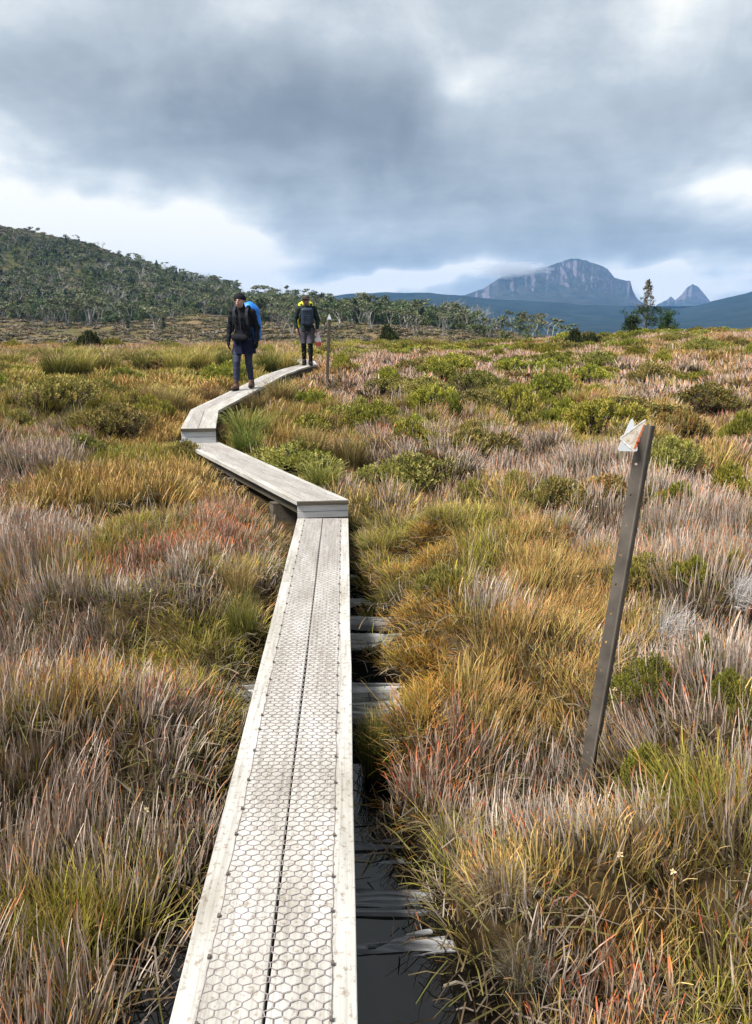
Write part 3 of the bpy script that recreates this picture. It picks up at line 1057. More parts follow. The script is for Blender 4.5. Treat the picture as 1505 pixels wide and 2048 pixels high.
def build_picket():
    base = np.array([0.905, 2.95, -0.30])
    top = np.array([1.075, 3.02, 1.325])
    ax = top - base
    L = np.linalg.norm(ax)
    ax /= L
    root = empty('marker_post', tuple(base))
    tag(root, 'leaning brown steel picket with holes carrying two triangular track markers', 'marker post')
    ex = np.array([1.0, 0, 0])
    ex -= ax * ex.dot(ax)
    ex /= np.linalg.norm(ex)
    ey = np.cross(ax, ex)           # away from the camera

    def flange(name, ang, w, holes):
        d = ex * math.cos(ang) + ey * math.sin(ang)
        nrm = np.cross(ax, d)
        g = Geo()
        zs = np.linspace(-0.30, L, 32 if holes else 2)
        for z0, z1 in zip(zs[:-1], zs[1:]):
            out = [(0.0, z0), (w / 2, z0), (w, z0), (w, (z0 + z1) / 2), (w, z1), (w / 2, z1), (0.0, z1), (0.0, (z0 + z1) / 2)]
            if holes and holes(z0):
                cxh, czh, rr = w * 0.60, (z0 + z1) / 2, 0.0058
                angs = [-135, -90, -45, 0, 45, 90, 135, 180]
                inn = [(cxh + rr * math.cos(math.radians(t)), czh + rr * math.sin(math.radians(t))) for t in angs]
                V = [d * p_[0] + ax * p_[1] + nrm * h for h in (0.0025, -0.0025) for p_ in out + inn]
                F = [(i, (i + 1) % 8, 8 + (i + 1) % 8, 8 + i) for i in range(8)]
                F += [(16 + 8 + i, 16 + 8 + (i + 1) % 8, 16 + (i + 1) % 8, 16 + i) for i in range(8)]
                F += [(8 + i, 8 + (i + 1) % 8, 24 + (i + 1) % 8, 24 + i) for i in range(8)]
                F += [(2, 18, 19, 3), (3, 19, 20, 4)]
            else:
                V = [d * p_[0] + ax * p_[1] + nrm * h for h in (0.0025, -0.0025) for p_ in out]
                F = [tuple(range(8)), tuple(range(15, 7, -1)), (2, 10, 11, 3), (3, 11, 12, 4)]
                if z1 == zs[-1]:
                    F += [(4, 12, 13, 5), (5, 13, 14, 6)]
            g.add(V, F)
        return add(name, g.mesh(name, M_STEEL), root)

    flange('flange', math.radians(162), 0.043, lambda z: (int((z + 0.3) / L * 40) % 3 == 0) or z < 0.5 and int((z + .3) * 20) % 3 == 0)
    flange('flange', math.radians(42), 0.038, None)
    flange('flange', math.radians(-84), 0.014, None)
    # the two markers: corners in metres round the picket's top
    o = -base

    def at(x, y, z):
        return np.array([x, y, z]) + o

    f = [at(1.045, 2.965, 1.365), at(0.935, 2.955, 1.284), at(0.999, 2.945, 1.227)]
    nf = np.cross(f[1] - f[0], f[2] - f[0])
    nf /= np.linalg.norm(nf)
    mk = plate('front_marker', f, 0.008, -0.0015, nf if nf[1] < 0 else nf, M_MARK, root, (0.70, 0.62, 0.52))
    mk['label'] = 'faded cream triangular marker with an orange edge and a rusty bolt'
    c = (f[0] + f[1] + f[2]) / 3
    # orange strip along the right-hand edge and pale rim along the others
    up = -np.array(nf) * 0
    face = nf * 0.0008 if nf[1] < 0 else -nf * 0.0008
    g = Geo()
    a0, b0 = f[0] * 0.80 + f[2] * 0.20, f[2] * 0.86 + f[0] * 0.14
    inn = (c - (f[0] + f[2]) / 2)
    g.add([a0 + inn * 0.06 + face, b0 + inn * 0.06 + face, b0 + inn * 0.40 + face, a0 + inn * 0.22 + face], [(0, 1, 2, 3)], (0.62, 0.15, 0.05))
    add('orange_band', g.mesh('orange_band', M_MARK), mk)
    g = Geo()
    for p_, q_ in ((f[0], f[1]), (f[1], f[2])):
        i2 = c - (p_ + q_) / 2
        a0, b0 = p_ * 0.92 + q_ * 0.08, q_ * 0.92 + p_ * 0.08
        g.add([a0 + i2 * 0.03 + face * 1.2, b0 + i2 * 0.03 + face * 1.2, b0 + i2 * 0.17 + face * 1.2, a0 + i2 * 0.17 + face * 1.2], [(0, 1, 2, 3)], (0.85, 0.88, 0.90))
    add('pale_rim', g.mesh('pale_rim', M_MARK), mk)
    bolt = at(1.011, 2.95, 1.271)
    g = Geo()
    fn = face / np.linalg.norm(face)
    g.tube([bolt - fn * 0.02, bolt + fn * 0.004, bolt + fn * 0.007], [0.0075, 0.0075, 0.004], 10, (0.3, 0.1, 0.1))
    add('bolt', g.mesh('bolt', M_RUST), mk)
    h = [at(1.005, 3.02, 1.369), at(0.945, 2.995, 1.229), at(1.029, 3.0, 1.226)]
    nh = np.cross(h[1] - h[0], h[2] - h[0])
    nh /= np.linalg.norm(nh)
    mb = plate('rear_marker', h, 0.010, 0.0015, nh, M_ALU, root, (0.7, 0.7, 0.7))
    mb['label'] = 'bare pale aluminium triangular marker behind the faded one'


build_picket()


def build_far_post():
    b = np.array([-1.10, 17.4, 0.35])
    t = np.array([-1.02, 17.4, 1.90])
    root = empty('wooden_post', tuple(b))
    tag(root, 'thin weathered wooden post with small white triangle beside the far hiker', 'marker post')
    n = 6
    V, UV = [], []
    for k in range(n + 1):
        q = (t - b) * k / n
        r = 0.034 - 0.004 * k / n
        for sx, sy in ((-1, -1), (1, -1), (1, 1), (-1, 1)):
            V.append(q + np.array([sx * r + rng.normal() * .002, sy * r, 0]))
            UV.append((q[2], sx * r, sy * r))
    F = [(4 * k + i, 4 * k + (i + 1) % 4, 4 * k + 4 + (i + 1) % 4, 4 * k + 4 + i) for k in range(n) for i in range(4)] + [(4 * n, 4 * n + 1, 4 * n + 2, 4 * n + 3)]
    bevel(add('post', mesh('post', V, F, M_POST, uv=UV), root), 0.006)
    q = t - b
    pts = [q + np.array([0.0, -0.045, 0.10]), q + np.array([-0.05, -0.045, -0.03]), q + np.array([0.05, -0.045, -0.03])]
    plate('triangle_marker', pts, 0.008, 0.002, (0, 1, 0), M_ALU, root, (0.8, 0.8, 0.8))
    pts = [q + np.array([-0.02, 0.045, 0.06]), q + np.array([-0.075, 0.045, -0.03]), q + np.array([0.02, 0.045, -0.05])]
    plate('triangle_marker', pts, 0.008, 0.002, (0, 1, 0), M_STEEL, root, (0.2, 0.2, 0.2))


build_far_post()

# ------------------------------------------------------------------ heath plants
M_SEDGE = mat_plant('sedge stems', 0.015, 0.28, 0.7)
M_GRASS = mat_plant('grass blades', 0.02, 0.30, 0.6, 0.18)
M_LEAF = mat_plant('shrub leaves', 0.022, 0.28, 0.55, 0.12, 0.25)
M_TWIG = mat_plant('shrub twigs', 0.01, 0.2, 0.8)


def lerp(a, b, t):
    return np.asarray(a) * (1 - t) + np.asarray(b) * t


def blades(g, n, rad, h, lean, width, col_base, col_mid, col_tip, tip_p=0.0, tip_w=1.0, droop=0.0, segs=3, jitter=0.38, r=None, fan=1.0):
    """n flat stems rooted in a disc; h = (lo, hi); lean = outward lean; tips coloured on a share of the stems"""
    r = r or rng
    T = {2: np.array([0, 0.55, 1.0]), 3: np.array([0, 0.5, 0.82, 1.0]), 4: np.array([0, 0.42, 0.72, 0.87, 1.0]), 5: np.linspace(0, 1, 6)}[segs]
    for _ in range(n):
        a = r.uniform(0, 2 * np.pi)
        q = math.sqrt(r.uniform()) * rad
        root = np.array([math.cos(a) * q, math.sin(a) * q, -0.03])
        hh = r.uniform(*h)
        da = a + r.normal() * 0.7 if fan else r.uniform(0, 2 * np.pi)
        ln = lean * (0.25 + 0.75 * q / max(rad, 1e-6)) * r.uniform(0.4, 1.3) + abs(r.normal()) * 0.035
        d = np.array([math.cos(da), math.sin(da), 0])
        pts = root + np.outer(T, [0, 0, hh]) + np.outer(T ** 1.7 * hh * ln, d)
        pts[:, 2] -= droop * hh * ln * T ** 3
        kink = np.array([r.normal(), r.normal(), 0]) * 0.012 * hh / 0.4
        pts[1:-1] += kink * np.sin(T[1:-1] * np.pi)[:, None]
        wa = r.uniform(0, np.pi)
        side = np.array([math.cos(wa), math.sin(wa), 0])
        tipped = r.uniform() < tip_p
        w = width * r.uniform(0.7, 1.3) * np.interp(T, [0, 0.5, 1], [1.0, 0.9, 0.35])
        br = r.uniform(1 - jitter, 1 + jitter)
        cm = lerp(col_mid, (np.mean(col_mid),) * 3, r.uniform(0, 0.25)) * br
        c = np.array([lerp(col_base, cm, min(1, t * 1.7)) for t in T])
        if tipped:
            w[-2] *= 1.0 + 0.8 * (tip_w - 1)
            c[-1] = np.asarray(col_tip) * r.uniform(0.6, 1.3)
            c[-2] = lerp(c[-2], c[-1], 0.8 if segs == 4 else 0.4)
        else:
            c[-1] = lerp(cm, col_tip, 0.12)
        V = np.stack([pts - side * w[:, None] / 2, pts + side * w[:, None] / 2], 1).reshape(-1, 3)
        F = [(2 * k, 2 * k + 1, 2 * k + 3, 2 * k + 2) for k in range(segs)]
        g.add(V, F, np.repeat(c, 2, 0))


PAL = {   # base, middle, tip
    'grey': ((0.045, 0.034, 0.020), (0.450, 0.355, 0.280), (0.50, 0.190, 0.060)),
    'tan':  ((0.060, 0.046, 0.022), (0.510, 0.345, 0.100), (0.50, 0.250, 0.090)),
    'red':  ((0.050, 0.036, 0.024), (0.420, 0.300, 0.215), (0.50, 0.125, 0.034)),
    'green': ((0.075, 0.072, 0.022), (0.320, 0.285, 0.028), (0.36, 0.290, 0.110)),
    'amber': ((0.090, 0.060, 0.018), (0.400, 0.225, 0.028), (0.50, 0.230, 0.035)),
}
TUFT_KINDS = list(PAL)


def tuft_collection(lod):
    """variants of every tuft kind, thicker stems for the far ones"""
    colls = {}
    f = (1.0, 1.6, 2.4)[lod]
    n = (16, 16, 20)[lod]
    sg = (4, 3, 2)[lod]
    for kind in TUFT_KINDS:
        coll = bpy.data.collections.new('tufts_%s_%d' % (kind, lod))
        for v in range(6):
            g = Geo()
            b, m, t = PAL[kind]
            if kind == 'grey':
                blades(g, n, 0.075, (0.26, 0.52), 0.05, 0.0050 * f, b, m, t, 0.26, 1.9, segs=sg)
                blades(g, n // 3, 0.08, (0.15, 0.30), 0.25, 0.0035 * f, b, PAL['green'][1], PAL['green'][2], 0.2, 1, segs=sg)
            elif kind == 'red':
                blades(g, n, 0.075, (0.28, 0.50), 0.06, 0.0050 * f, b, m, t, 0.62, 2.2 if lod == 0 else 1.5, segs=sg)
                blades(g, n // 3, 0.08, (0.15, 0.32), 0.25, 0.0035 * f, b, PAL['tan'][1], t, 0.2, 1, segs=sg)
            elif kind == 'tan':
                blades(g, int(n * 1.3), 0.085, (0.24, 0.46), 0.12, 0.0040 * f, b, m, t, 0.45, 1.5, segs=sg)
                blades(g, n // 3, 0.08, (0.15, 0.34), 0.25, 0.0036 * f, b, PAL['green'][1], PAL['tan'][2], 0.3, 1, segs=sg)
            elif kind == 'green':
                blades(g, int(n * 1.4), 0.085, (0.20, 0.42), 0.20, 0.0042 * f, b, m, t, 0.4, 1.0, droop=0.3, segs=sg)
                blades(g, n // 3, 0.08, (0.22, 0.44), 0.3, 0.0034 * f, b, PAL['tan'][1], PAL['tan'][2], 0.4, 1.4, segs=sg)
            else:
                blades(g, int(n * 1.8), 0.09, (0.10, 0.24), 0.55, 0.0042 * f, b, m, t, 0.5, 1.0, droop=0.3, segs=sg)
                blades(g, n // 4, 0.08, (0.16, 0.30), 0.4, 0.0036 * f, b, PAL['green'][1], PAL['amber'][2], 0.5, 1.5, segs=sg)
            me = g.mesh('tuft_%s_%d' % (kind, v), M_GRASS if kind in ('green', 'amber') else M_SEDGE)
            coll.objects.link(bpy.data.objects.new('tuft_%s_%d_%d' % (kind, lod, v), me))
        colls[kind] = coll
    return colls


def scatter_nodes(name, coll):
    ng = bpy.data.node_groups.new(name, 'GeometryNodeTree')
    ng.interface.new_socket('Geometry', in_out='INPUT', socket_type='NodeSocketGeometry')
    ng.interface.new_socket('Geometry', in_out='OUTPUT', socket_type='NodeSocketGeometry')
    N, L = ng.nodes, ng.links
    i, o = N.new('NodeGroupInput'), N.new('NodeGroupOutput')
    ci = N.new('GeometryNodeCollectionInfo')
    ci.inputs['Collection'].default_value = coll
    ci.inputs['Separate Children'].default_value = True
    ci.inputs['Reset Children'].default_value = True
    ip = N.new('GeometryNodeInstanceOnPoints')
    ip.inputs['Pick Instance'].default_value = True

    def attr(nm, typ):
        n = N.new('GeometryNodeInputNamedAttribute')
        n.data_type = typ
        n.inputs['Name'].default_value = nm
        return n.outputs['Attribute']

    e2r = N.new('FunctionNodeEulerToRotation')
    L.new(attr('rot', 'FLOAT_VECTOR'), e2r.inputs[0])
    L.new(e2r.outputs[0], ip.inputs['Rotation'])
    L.new(attr('scl', 'FLOAT_VECTOR'), ip.inputs['Scale'])
    L.new(attr('idx', 'INT'), ip.inputs['Instance Index'])
    L.new(i.outputs[0], ip.inputs['Points'])
    L.new(ci.outputs[0], ip.inputs['Instance'])
    L.new(ip.outputs[0], o.inputs[0])
    return ng


def scatter(name, coll, P, rot, scl, label, cat):
    n = len(P)
    me = bpy.data.meshes.new(name)
    me.vertices.add(n)
    me.vertices.foreach_set('co', np.asarray(P, np.float32).ravel())
    me.attributes.new('rot', 'FLOAT_VECTOR', 'POINT').data.foreach_set('vector', np.asarray(rot, np.float32).ravel())
    me.attributes.new('scl', 'FLOAT_VECTOR', 'POINT').data.foreach_set('vector', np.asarray(scl, np.float32).ravel())
    me.attributes.new('idx', 'INT', 'POINT').data.foreach_set('value', rng.integers(0, len(coll.objects), n).astype(np.int32))
    o = add(name, me)
    md = o.modifiers.new('scatter', 'NODES')
    md.node_group = scatter_nodes(name, coll)
    return tag(o, label, cat, kind='stuff')


SHRUBS = [
    ('green', 3.53, 12.01, 0.778, 0.689, 0.768, 'broad bright green dome shrub behind the leaning picket', ''),
    ('brown', 4.62, 11.6, 0.366, 0.366, 0.615, 'rusty brown shrub right of the bright dome shrub behind the picket', ''),
    ('green', 5.21, 10.92, 0.314, 0.314, 0.722, 'rounded green shrub at the right edge of the heath beyond the picket', ''),
    ('olive', 1.35, 10.51, 0.332, 0.332, 0.533, 'green shrub with grey twigs, front one of the cluster left of the dome shrub', ''),
    ('green', 2.51, 13.68, 0.508, 0.457, 0.783, 'largest shrub of the green cluster left of the dome shrub', ''),
    ('green', 1.21, 12.23, 0.253, 0.253, 0.515, 'small dark-hearted green shrub at the left end of the cluster', ''),
    ('olive', 0.94, 14.93, 0.674, 0.607, 0.505, 'long low olive shrub in the band behind the green cluster', ''),
    ('olive', 2.12, 15.84, 0.628, 0.565, 0.613, 'low olive shrub in the middle of the band behind the green cluster', ''),
    ('green', 3.24, 14.9, 0.59, 0.531, 0.669, 'tall green shrub at the right end of the band behind the green cluster', ''),
    ('green', 0.24, 16.65, 0.519, 0.467, 0.531, 'green shrub in pinkish sedge right of the far wooden post', ''),
    ('green', 1.44, 17.62, 0.597, 0.537, 0.614, 'dark green shrub in pinkish sedge, left of the low tussock on the skyline', ''),
    ('olive', -0.29, 13.77, 0.331, 0.331, 0.555, 'olive shrub nearest the right side of the winding ramp', ''),
    ('green', -1.09, 14.36, 0.329, 0.329, 0.505, 'small green shrub below the far wooden post', ''),
    ('green', 5.25, 23.36, 0.659, 0.593, 0.571, 'green skyline shrub left of the tall pine', ''),
    ('olive', 5.81, 20.76, 0.818, 0.689, 0.611, 'olive shrub below the tall pine on the heath crest', ''),
    ('olive', 9.66, 23.47, 0.988, 0.689, 0.714, 'broad olive shrub on the crest right of the tall pine', ''),
    ('olive', 6.18, 17.6, 0.597, 0.537, 0.603, 'olive shrub between the dome shrub and the crest', ''),
    ('olive', 6.12, 14.23, 0.485, 0.436, 0.515, 'olive shrub on the slope above the rusty brown shrub', ''),
    ('green', 2.71, 6.69, 0.235, 0.235, 0.416, 'long green shrub right of the picket, left half', ''),
    ('green', 3.55, 7.6, 0.266, 0.266, 0.467, 'long green shrub right of the picket, right half at the frame edge', ''),
    ('olive', 1.04, 8.1, 0.2, 0.2, 0.449, 'small olive shrub in grey sedge above the amber moss', ''),
    ('olive', 1.67, 7.08, 0.31, 0.31, 0.406, 'sparse olive shrub in grey sedge left of the picket', ''),
    ('olive', 1.4, 7.63, 0.223, 0.223, 0.33, 'thin olive shrub high in the grey sedge left of the picket', ''),
    ('olive', 1.79, 4.87, 0.212, 0.169, 0.339, 'brown-green shrub touching the middle of the picket', ''),
    ('green', 2.01, 4.63, 0.14, 0.112, 0.252, 'small green shrub in sedge right of the picket middle', ''),
    ('green', 2.31, 4.73, 0.093, 0.074, 0.261, 'upright green shrub at the right frame edge beside the picket', ''),
    ('fine', 1.25, 3.22, 0.187, 0.149, 0.278, 'fine-leaved bright green shrub right of the lower picket', ''),
    ('fine', 1.49, 2.99, 0.139, 0.112, 0.233, 'fine-leaved green shrub at the right edge, right of the bright one', ''),
    ('fine', 1.41, 3.98, 0.081, 0.064, 0.197, 'small yellow-green sprig shrub beside the picket under the dead twigs', ''),
    ('fine', 1.53, 3.33, 0.072, 0.058, 0.219, 'slender yellow-green shrub right of the dead grey shrub', ''),
    ('fine', 1.09, 2.78, 0.188, 0.151, 0.275, 'dark fine-leaved shrub at the foot of the picket', ''),
    ('dead', 1.72, 4.28, 0.17, 0.136, 0.272, 'bare grey dead shrub with twisted pale twigs', ''),
    ('dead', 2.17, 4.37, 0.127, 0.101, 0.218, 'grey dead twigs at the right edge above the fine-leaved shrubs', ''),
    ('olive', 0.42, 4.7, 0.169, 0.135, 0.3, 'olive shrub at the edge of the amber moss', ''),
    ('olive', -4.03, 11.93, 0.742, 0.668, 0.643, 'wide olive green shrub left of the raised boardwalk step', ''),
    ('olive', -5.62, 13.56, 0.725, 0.652, 0.686, 'wide dark olive shrub in front of the tussocks', ''),
    ('olive', -5.73, 12.35, 0.424, 0.424, 0.579, 'olive shrub at the left frame edge above the grey sedge', ''),
    ('olive', -4.08, 13.07, 0.285, 0.285, 0.559, 'small dark olive shrub between the two wide left shrubs', ''),
    ('olive', -2.5, 10.03, 0.301, 0.301, 0.371, 'low olive shrub hiding the corner of the boardwalk step', ''),
    ('olive', -6.37, 13.68, 0.389, 0.389, 0.55, 'dark shrub at the left edge under the tussocks', ''),
    ('fine', -0.93, 2.67, 0.066, 0.053, 0.164, 'small green leafy shrub in the wet sedge left of the boardwalk', ''),
    ('dark', -12.39, 34.06, 0.502, 0.452, 0.89, 'dark spiky bush alone on the skyline left of the hikers', ''),
    ('dark', 0.58, 40.9, 0.556, 0.5, 1.19, 'dark narrow bush on the skyline right of the wooden post', ''),
    ('dark', 7.8, 30.91, 0.455, 0.41, 0.745, 'dark bush left of the tall pine, nearer one', ''),
    ('dark', 8.23, 29.99, 0.34, 0.34, 0.557, 'smaller dark bush close to the tall pine', ''),
]
TUSSOCKS = [
    ('green', -7.52, 18.46, 0.564, 0.716, 'tall dark-hearted green tussock at the left', ''),
    ('yellow', -7.2, 19.09, 0.529, 0.712, 'bright yellow-green tussock in front of the dark-hearted one', ''),
    ('yellow', -7.34, 21.33, 0.62, 0.693, 'yellow-green tussock between two dark ones at the left', ''),
    ('green', -6.29, 21.29, 0.527, 0.604, 'round dark green tussock in the middle of the left row', ''),
    ('yellow', -5.2, 20.54, 0.568, 0.672, 'yellow tussock right of the round dark green one', ''),
    ('yellow', -4.74, 20.99, 0.58, 0.742, 'tall yellow tussock nearest the beanie hiker on the left', ''),
    ('green', -4.23, 21.93, 0.511, 0.65, 'green tussock touching the beanie hiker', ''),
    ('green', -2.78, 20.14, 0.44, 0.633, 'green tussock just right of the beanie hiker', ''),
    ('yellow', -2.46, 20.9, 0.667, 0.796, 'large yellow-green tussock between the two hikers', ''),
    ('tan', -2.31, 23.84, 0.348, 0.533, 'short tan tussock left of the hatted hiker', ''),
    ('yellow', -10.46, 22.48, 0.587, 0.443, 'far yellow tussock, first from the left in the skyline row', 'far yellow tussocks along the left skyline'),
    ('yellow', -11.72, 26.91, 0.664, 0.473, 'far yellow tussock, second from the left in the skyline row', 'far yellow tussocks along the left skyline'),
    ('yellow', -11.04, 27.69, 0.683, 0.484, 'far yellow tussock, third from the left in the skyline row', 'far yellow tussocks along the left skyline'),
    ('yellow', -9.74, 27.46, 0.717, 0.557, 'far yellow tussock, fourth from the left in the skyline row', 'far yellow tussocks along the left skyline'),
    ('yellow', -7.77, 24.51, 0.64, 0.508, 'far yellow tussock, fifth from the left in the skyline row', 'far yellow tussocks along the left skyline'),
    ('yellow', -7.66, 27.45, 0.677, 0.519, 'far yellow tussock, sixth from the left in the skyline row', 'far yellow tussocks along the left skyline'),
    ('yellow', -6.96, 28.44, 0.619, 0.535, 'far yellow tussock, seventh from the left in the skyline row', 'far yellow tussocks along the left skyline'),
    ('yellow', -6.04, 29.29, 0.722, 0.587, 'far yellow tussock, eighth from the left in the skyline row', 'far yellow tussocks along the left skyline'),
    ('yellow', -1.37, 34.84, 0.707, 0.583, 'low yellow tussock right of the wooden post', ''),
    ('yellow', 0.79, 33.23, 0.627, 0.469, 'low yellow tussock on the skyline left of the tan one', ''),
    ('tan', 2.19, 34.66, 1.051, 0.77, 'rounded tan tussock with brown side on the skyline', ''),
    ('yellow', -0.83, 25.0, 0.545, 0.378, 'flat yellow tussock near the foot of the wooden post', ''),
    ('vivid', -1.69, 10.02, 0.283, 0.357, 'vivid green grass tuft beside the boardwalk step', ''),
    ('green', -1.83, 10.88, 0.402, 0.407, 'olive brown tussock right behind the vivid green tuft', ''),
    ('tan', -3.49, 13.31, 0.43, 0.474, 'tan tussock left of the ramp bend', ''),
    ('tan', -3.18, 14.87, 0.393, 0.476, 'tan tussock left of the ramp below the beanie hiker', ''),
    ('tan', -3.95, 13.66, 0.361, 0.369, 'tan tussock farthest left of the ramp', ''),
    ('tan', -1.68, 13.68, 0.441, 0.445, 'tan brown tussock right of the ramp', ''),
    ('tan', -2.0, 13.12, 0.329, 0.378, 'orange tan tussock closest to the right side of the bend', ''),
    ('tan', -0.32, 9.52, 0.32, 0.508, 'tan tussock alone above the second boardwalk', ''),
    ('tan', -0.81, 9.5, 0.353, 0.451, 'tan tussock right of the vivid green tuft', ''),
    ('green', -0.01, 3.3, 0.109, 0.321, 'dark green drooping tussock at the channel edge', ''),
    ('green', -0.59, 8.4, 0.315, 0.281, 'low olive tussock at the right edge of the second boardwalk', ''),
    ('grey', 0.45, 1.97, 0.087, 0.2, 'arching grey dead grass clump hanging over the bright pool', ''),
    ('grey', 0.41, 2.14, 0.101, 0.205, 'arching grey grass clump on the bank behind the bright pool', ''),
    ('grey', 0.28, 2.58, 0.087, 0.225, 'small grey grass clump on the channel bank by the rusty rushes', ''),
    ('tan', -0.93, 4.88, 0.189, 0.317, 'straw tussock left of the front boardwalk', ''),
    ('green', -0.83, 4.45, 0.14, 0.301, 'olive tussock left of the front boardwalk below the straw one', ''),
]
FILL = []

# where each kind of sedge grows: x, y, radius across, radius along, kind, weight
PATCHES = [
    (-2.62, 5.85, 0.43, 1.19, 'grey', 1.68),
    (-2.46, 7.76, 0.66, 1.9, 'tan', 1.2),
    (-2.88, 9.72, 1.02, 1.94, 'green', 0.8),
    (-1.3, 6.07, 0.28, 1.03, 'red', 1.9599999999999997),
    (-1.73, 5.26, 0.25, 0.48, 'red', 1.9599999999999997),
    (-1.97, 4.39, 0.39, 0.24, 'grey', 1.9599999999999997),
    (-1.3, 4.65, 0.47, 0.45, 'grey', 1.1199999999999999),
    (-1.17, 4.35, 0.42, 0.19, 'green', 1.0),
    (-0.9, 4.82, 0.26, 0.28, 'tan', 1.2),
    (-0.93, 4.15, 0.26, 0.26, 'green', 1.3),
    (-1.12, 3.18, 0.36, 0.54, 'red', 0.9799999999999999),
    (-1.31, 3.11, 0.17, 0.19, 'tan', 0.8),
    (-1.34, 2.82, 0.22, 0.16, 'grey', 1.68),
    (-0.9, 3.0, 0.26, 0.22, 'grey', 1.26),
    (-0.73, 3.08, 0.13, 0.3, 'green', 0.8),
    (-1.03, 2.71, 0.4, 0.21, 'grey', 1.4),
    (-1.41, 2.87, 0.12, 0.15, 'red', 1.1199999999999999),
    (-1.04, 2.15, 0.25, 0.22, 'green', 1.2),
    (-0.99, 1.84, 0.11, 0.15, 'red', 0.7),
    (-0.78, 2.0, 0.19, 0.15, 'grey', 0.8),
    (-2.36, 9.43, 0.56, 0.95, 'tan', 1.2),
    (-3.08, 13.54, 0.79, 2.26, 'tan', 1.5),
    (-3.64, 13.35, 0.77, 1.98, 'tan', 1.2),
    (-3.85, 8.48, 0.44, 2.36, 'grey', 0.9),
    (-1.98, 5.92, 0.39, 0.75, 'green', 0.6),
    (0.35, 5.91, 0.36, 0.67, 'amber', 3.2),
    (0.24, 4.46, 0.24, 0.5, 'amber', 3.5),
    (0.11, 4.19, 0.17, 0.42, 'amber', 2.6),
    (0.27, 3.61, 0.15, 0.4, 'amber', 1.9),
    (0.2, 6.31, 0.34, 0.54, 'green', 1.5),
    (-0.06, 7.14, 0.24, 0.64, 'green', 1.2),
    (0.43, 4.25, 0.17, 0.26, 'amber', 1.6),
    (0.04, 3.23, 0.14, 0.15, 'green', 1.5),
    (0.81, 6.17, 0.29, 1.35, 'green', 0.9),
    (0.46, 9.02, 0.65, 0.96, 'grey', 1.5),
    (1.59, 9.8, 0.77, 1.32, 'grey', 1.5),
    (2.19, 8.39, 0.5, 1.86, 'grey', 1.3),
    (1.16, 4.95, 0.4, 0.82, 'tan', 1.0),
    (2.89, 7.34, 0.73, 2.1, 'grey', 1.4),
    (1.93, 6.64, 0.4, 0.83, 'grey', 1.0),
    (0.62, 4.62, 0.22, 0.67, 'grey', 0.9),
    (0.78, 3.77, 0.29, 0.35, 'tan', 1.6),
    (0.58, 3.32, 0.23, 0.32, 'tan', 1.3),
    (0.38, 2.98, 0.24, 0.22, 'red', 1.6),
    (0.62, 2.86, 0.25, 0.41, 'grey', 1.6),
    (0.28, 2.58, 0.15, 0.2, 'green', 1.0),
    (0.72, 2.16, 0.27, 0.15, 'tan', 1.6),
    (1.16, 2.57, 0.22, 0.27, 'green', 1.5),
    (0.75, 1.95, 0.21, 0.16, 'red', 1.0),
    (0.61, 2.0, 0.12, 0.15, 'grey', 1.1),
    (1.05, 2.09, 0.17, 0.15, 'green', 1.1),
    (0.98, 1.8, 0.13, 0.15, 'green', 1.3),
    (0.39, 2.09, 0.17, 0.15, 'tan', 0.9),
    (0.44, 1.92, 0.12, 0.15, 'grey', 0.8),
    (0.49, 1.77, 0.28, 0.15, 'red', 0.9),
    (0.98, 2.2, 0.16, 0.15, 'tan', 1.0),
    (0.63, 20.65, 1.84, 6.43, 'grey', 1.3),
    (-7.58, 18.17, 2.9, 4.1, 'green', 1.6),
    (-5.27, 20.51, 2.36, 6.19, 'green', 1.6),
    (-2.48, 20.15, 1.03, 4.0, 'green', 1.4),
    (-5.98, 15.47, 1.98, 1.42, 'tan', 0.8),
    (3.85, 24.42, 1.87, 5.12, 'grey', 1.0),
    (6.4, 18.31, 1.4, 3.94, 'grey', 0.7),
    (7.43, 17.94, 1.15, 3.79, 'tan', 0.7),
    (-0.57, 16.94, 0.65, 3.74, 'red', 0.5),
    (-1.01, 16.98, 0.65, 3.69, 'tan', 0.8),
    (-1.08, 10.83, 0.42, 1.72, 'tan', 0.9),
    (-0.87, 8.06, 0.32, 0.83, 'green', 1.4),
    (5.57, 12.32, 0.48, 1.58, 'red', 0.6),
    (1.17, 3.8, 0.26, 0.51, 'tan', 1.0),
    (1.98, 4.23, 0.2, 0.59, 'grey', 0.5),
]


def kind_weights(x, y):
    """growth weights of the five kinds over the heath"""
    W = np.zeros((5, len(x)))
    n1, n2, n3 = fbm(x * 0.55, y * 0.55, 61, 3), fbm(x * 0.8, y * 0.8, 67, 3), fbm(x * 0.9, y * 0.9, 71, 3)
    W[0] = 0.50 + (n1 - 0.5) * 2.0
    W[1] = 0.44 + (n2 - 0.5) * 2.0
    W[2] = 0.18 - 0.25 * sm(9, 16, y) + (n3 - 0.5) * 2.0
    W[3] = 0.52 + (fbm(x * 0.6, y * 0.6, 73, 3) - 0.5) * 2.0
    W[4] = 0.08 + (fbm(x * 0.7, y * 0.7, 79, 3) - 0.5) * 2.0
    for px_, py_, rx, ry, k, w in PATCHES:
        W[TUFT_KINDS.index(k)] += w * np.exp(-(((x - px_) / rx) ** 2 + ((y - py_) / ry) ** 2))
    return W


def in_view(x, y, margin):
    return (np.abs(x) < 0.50 * y + margin) & (y > 0.6)


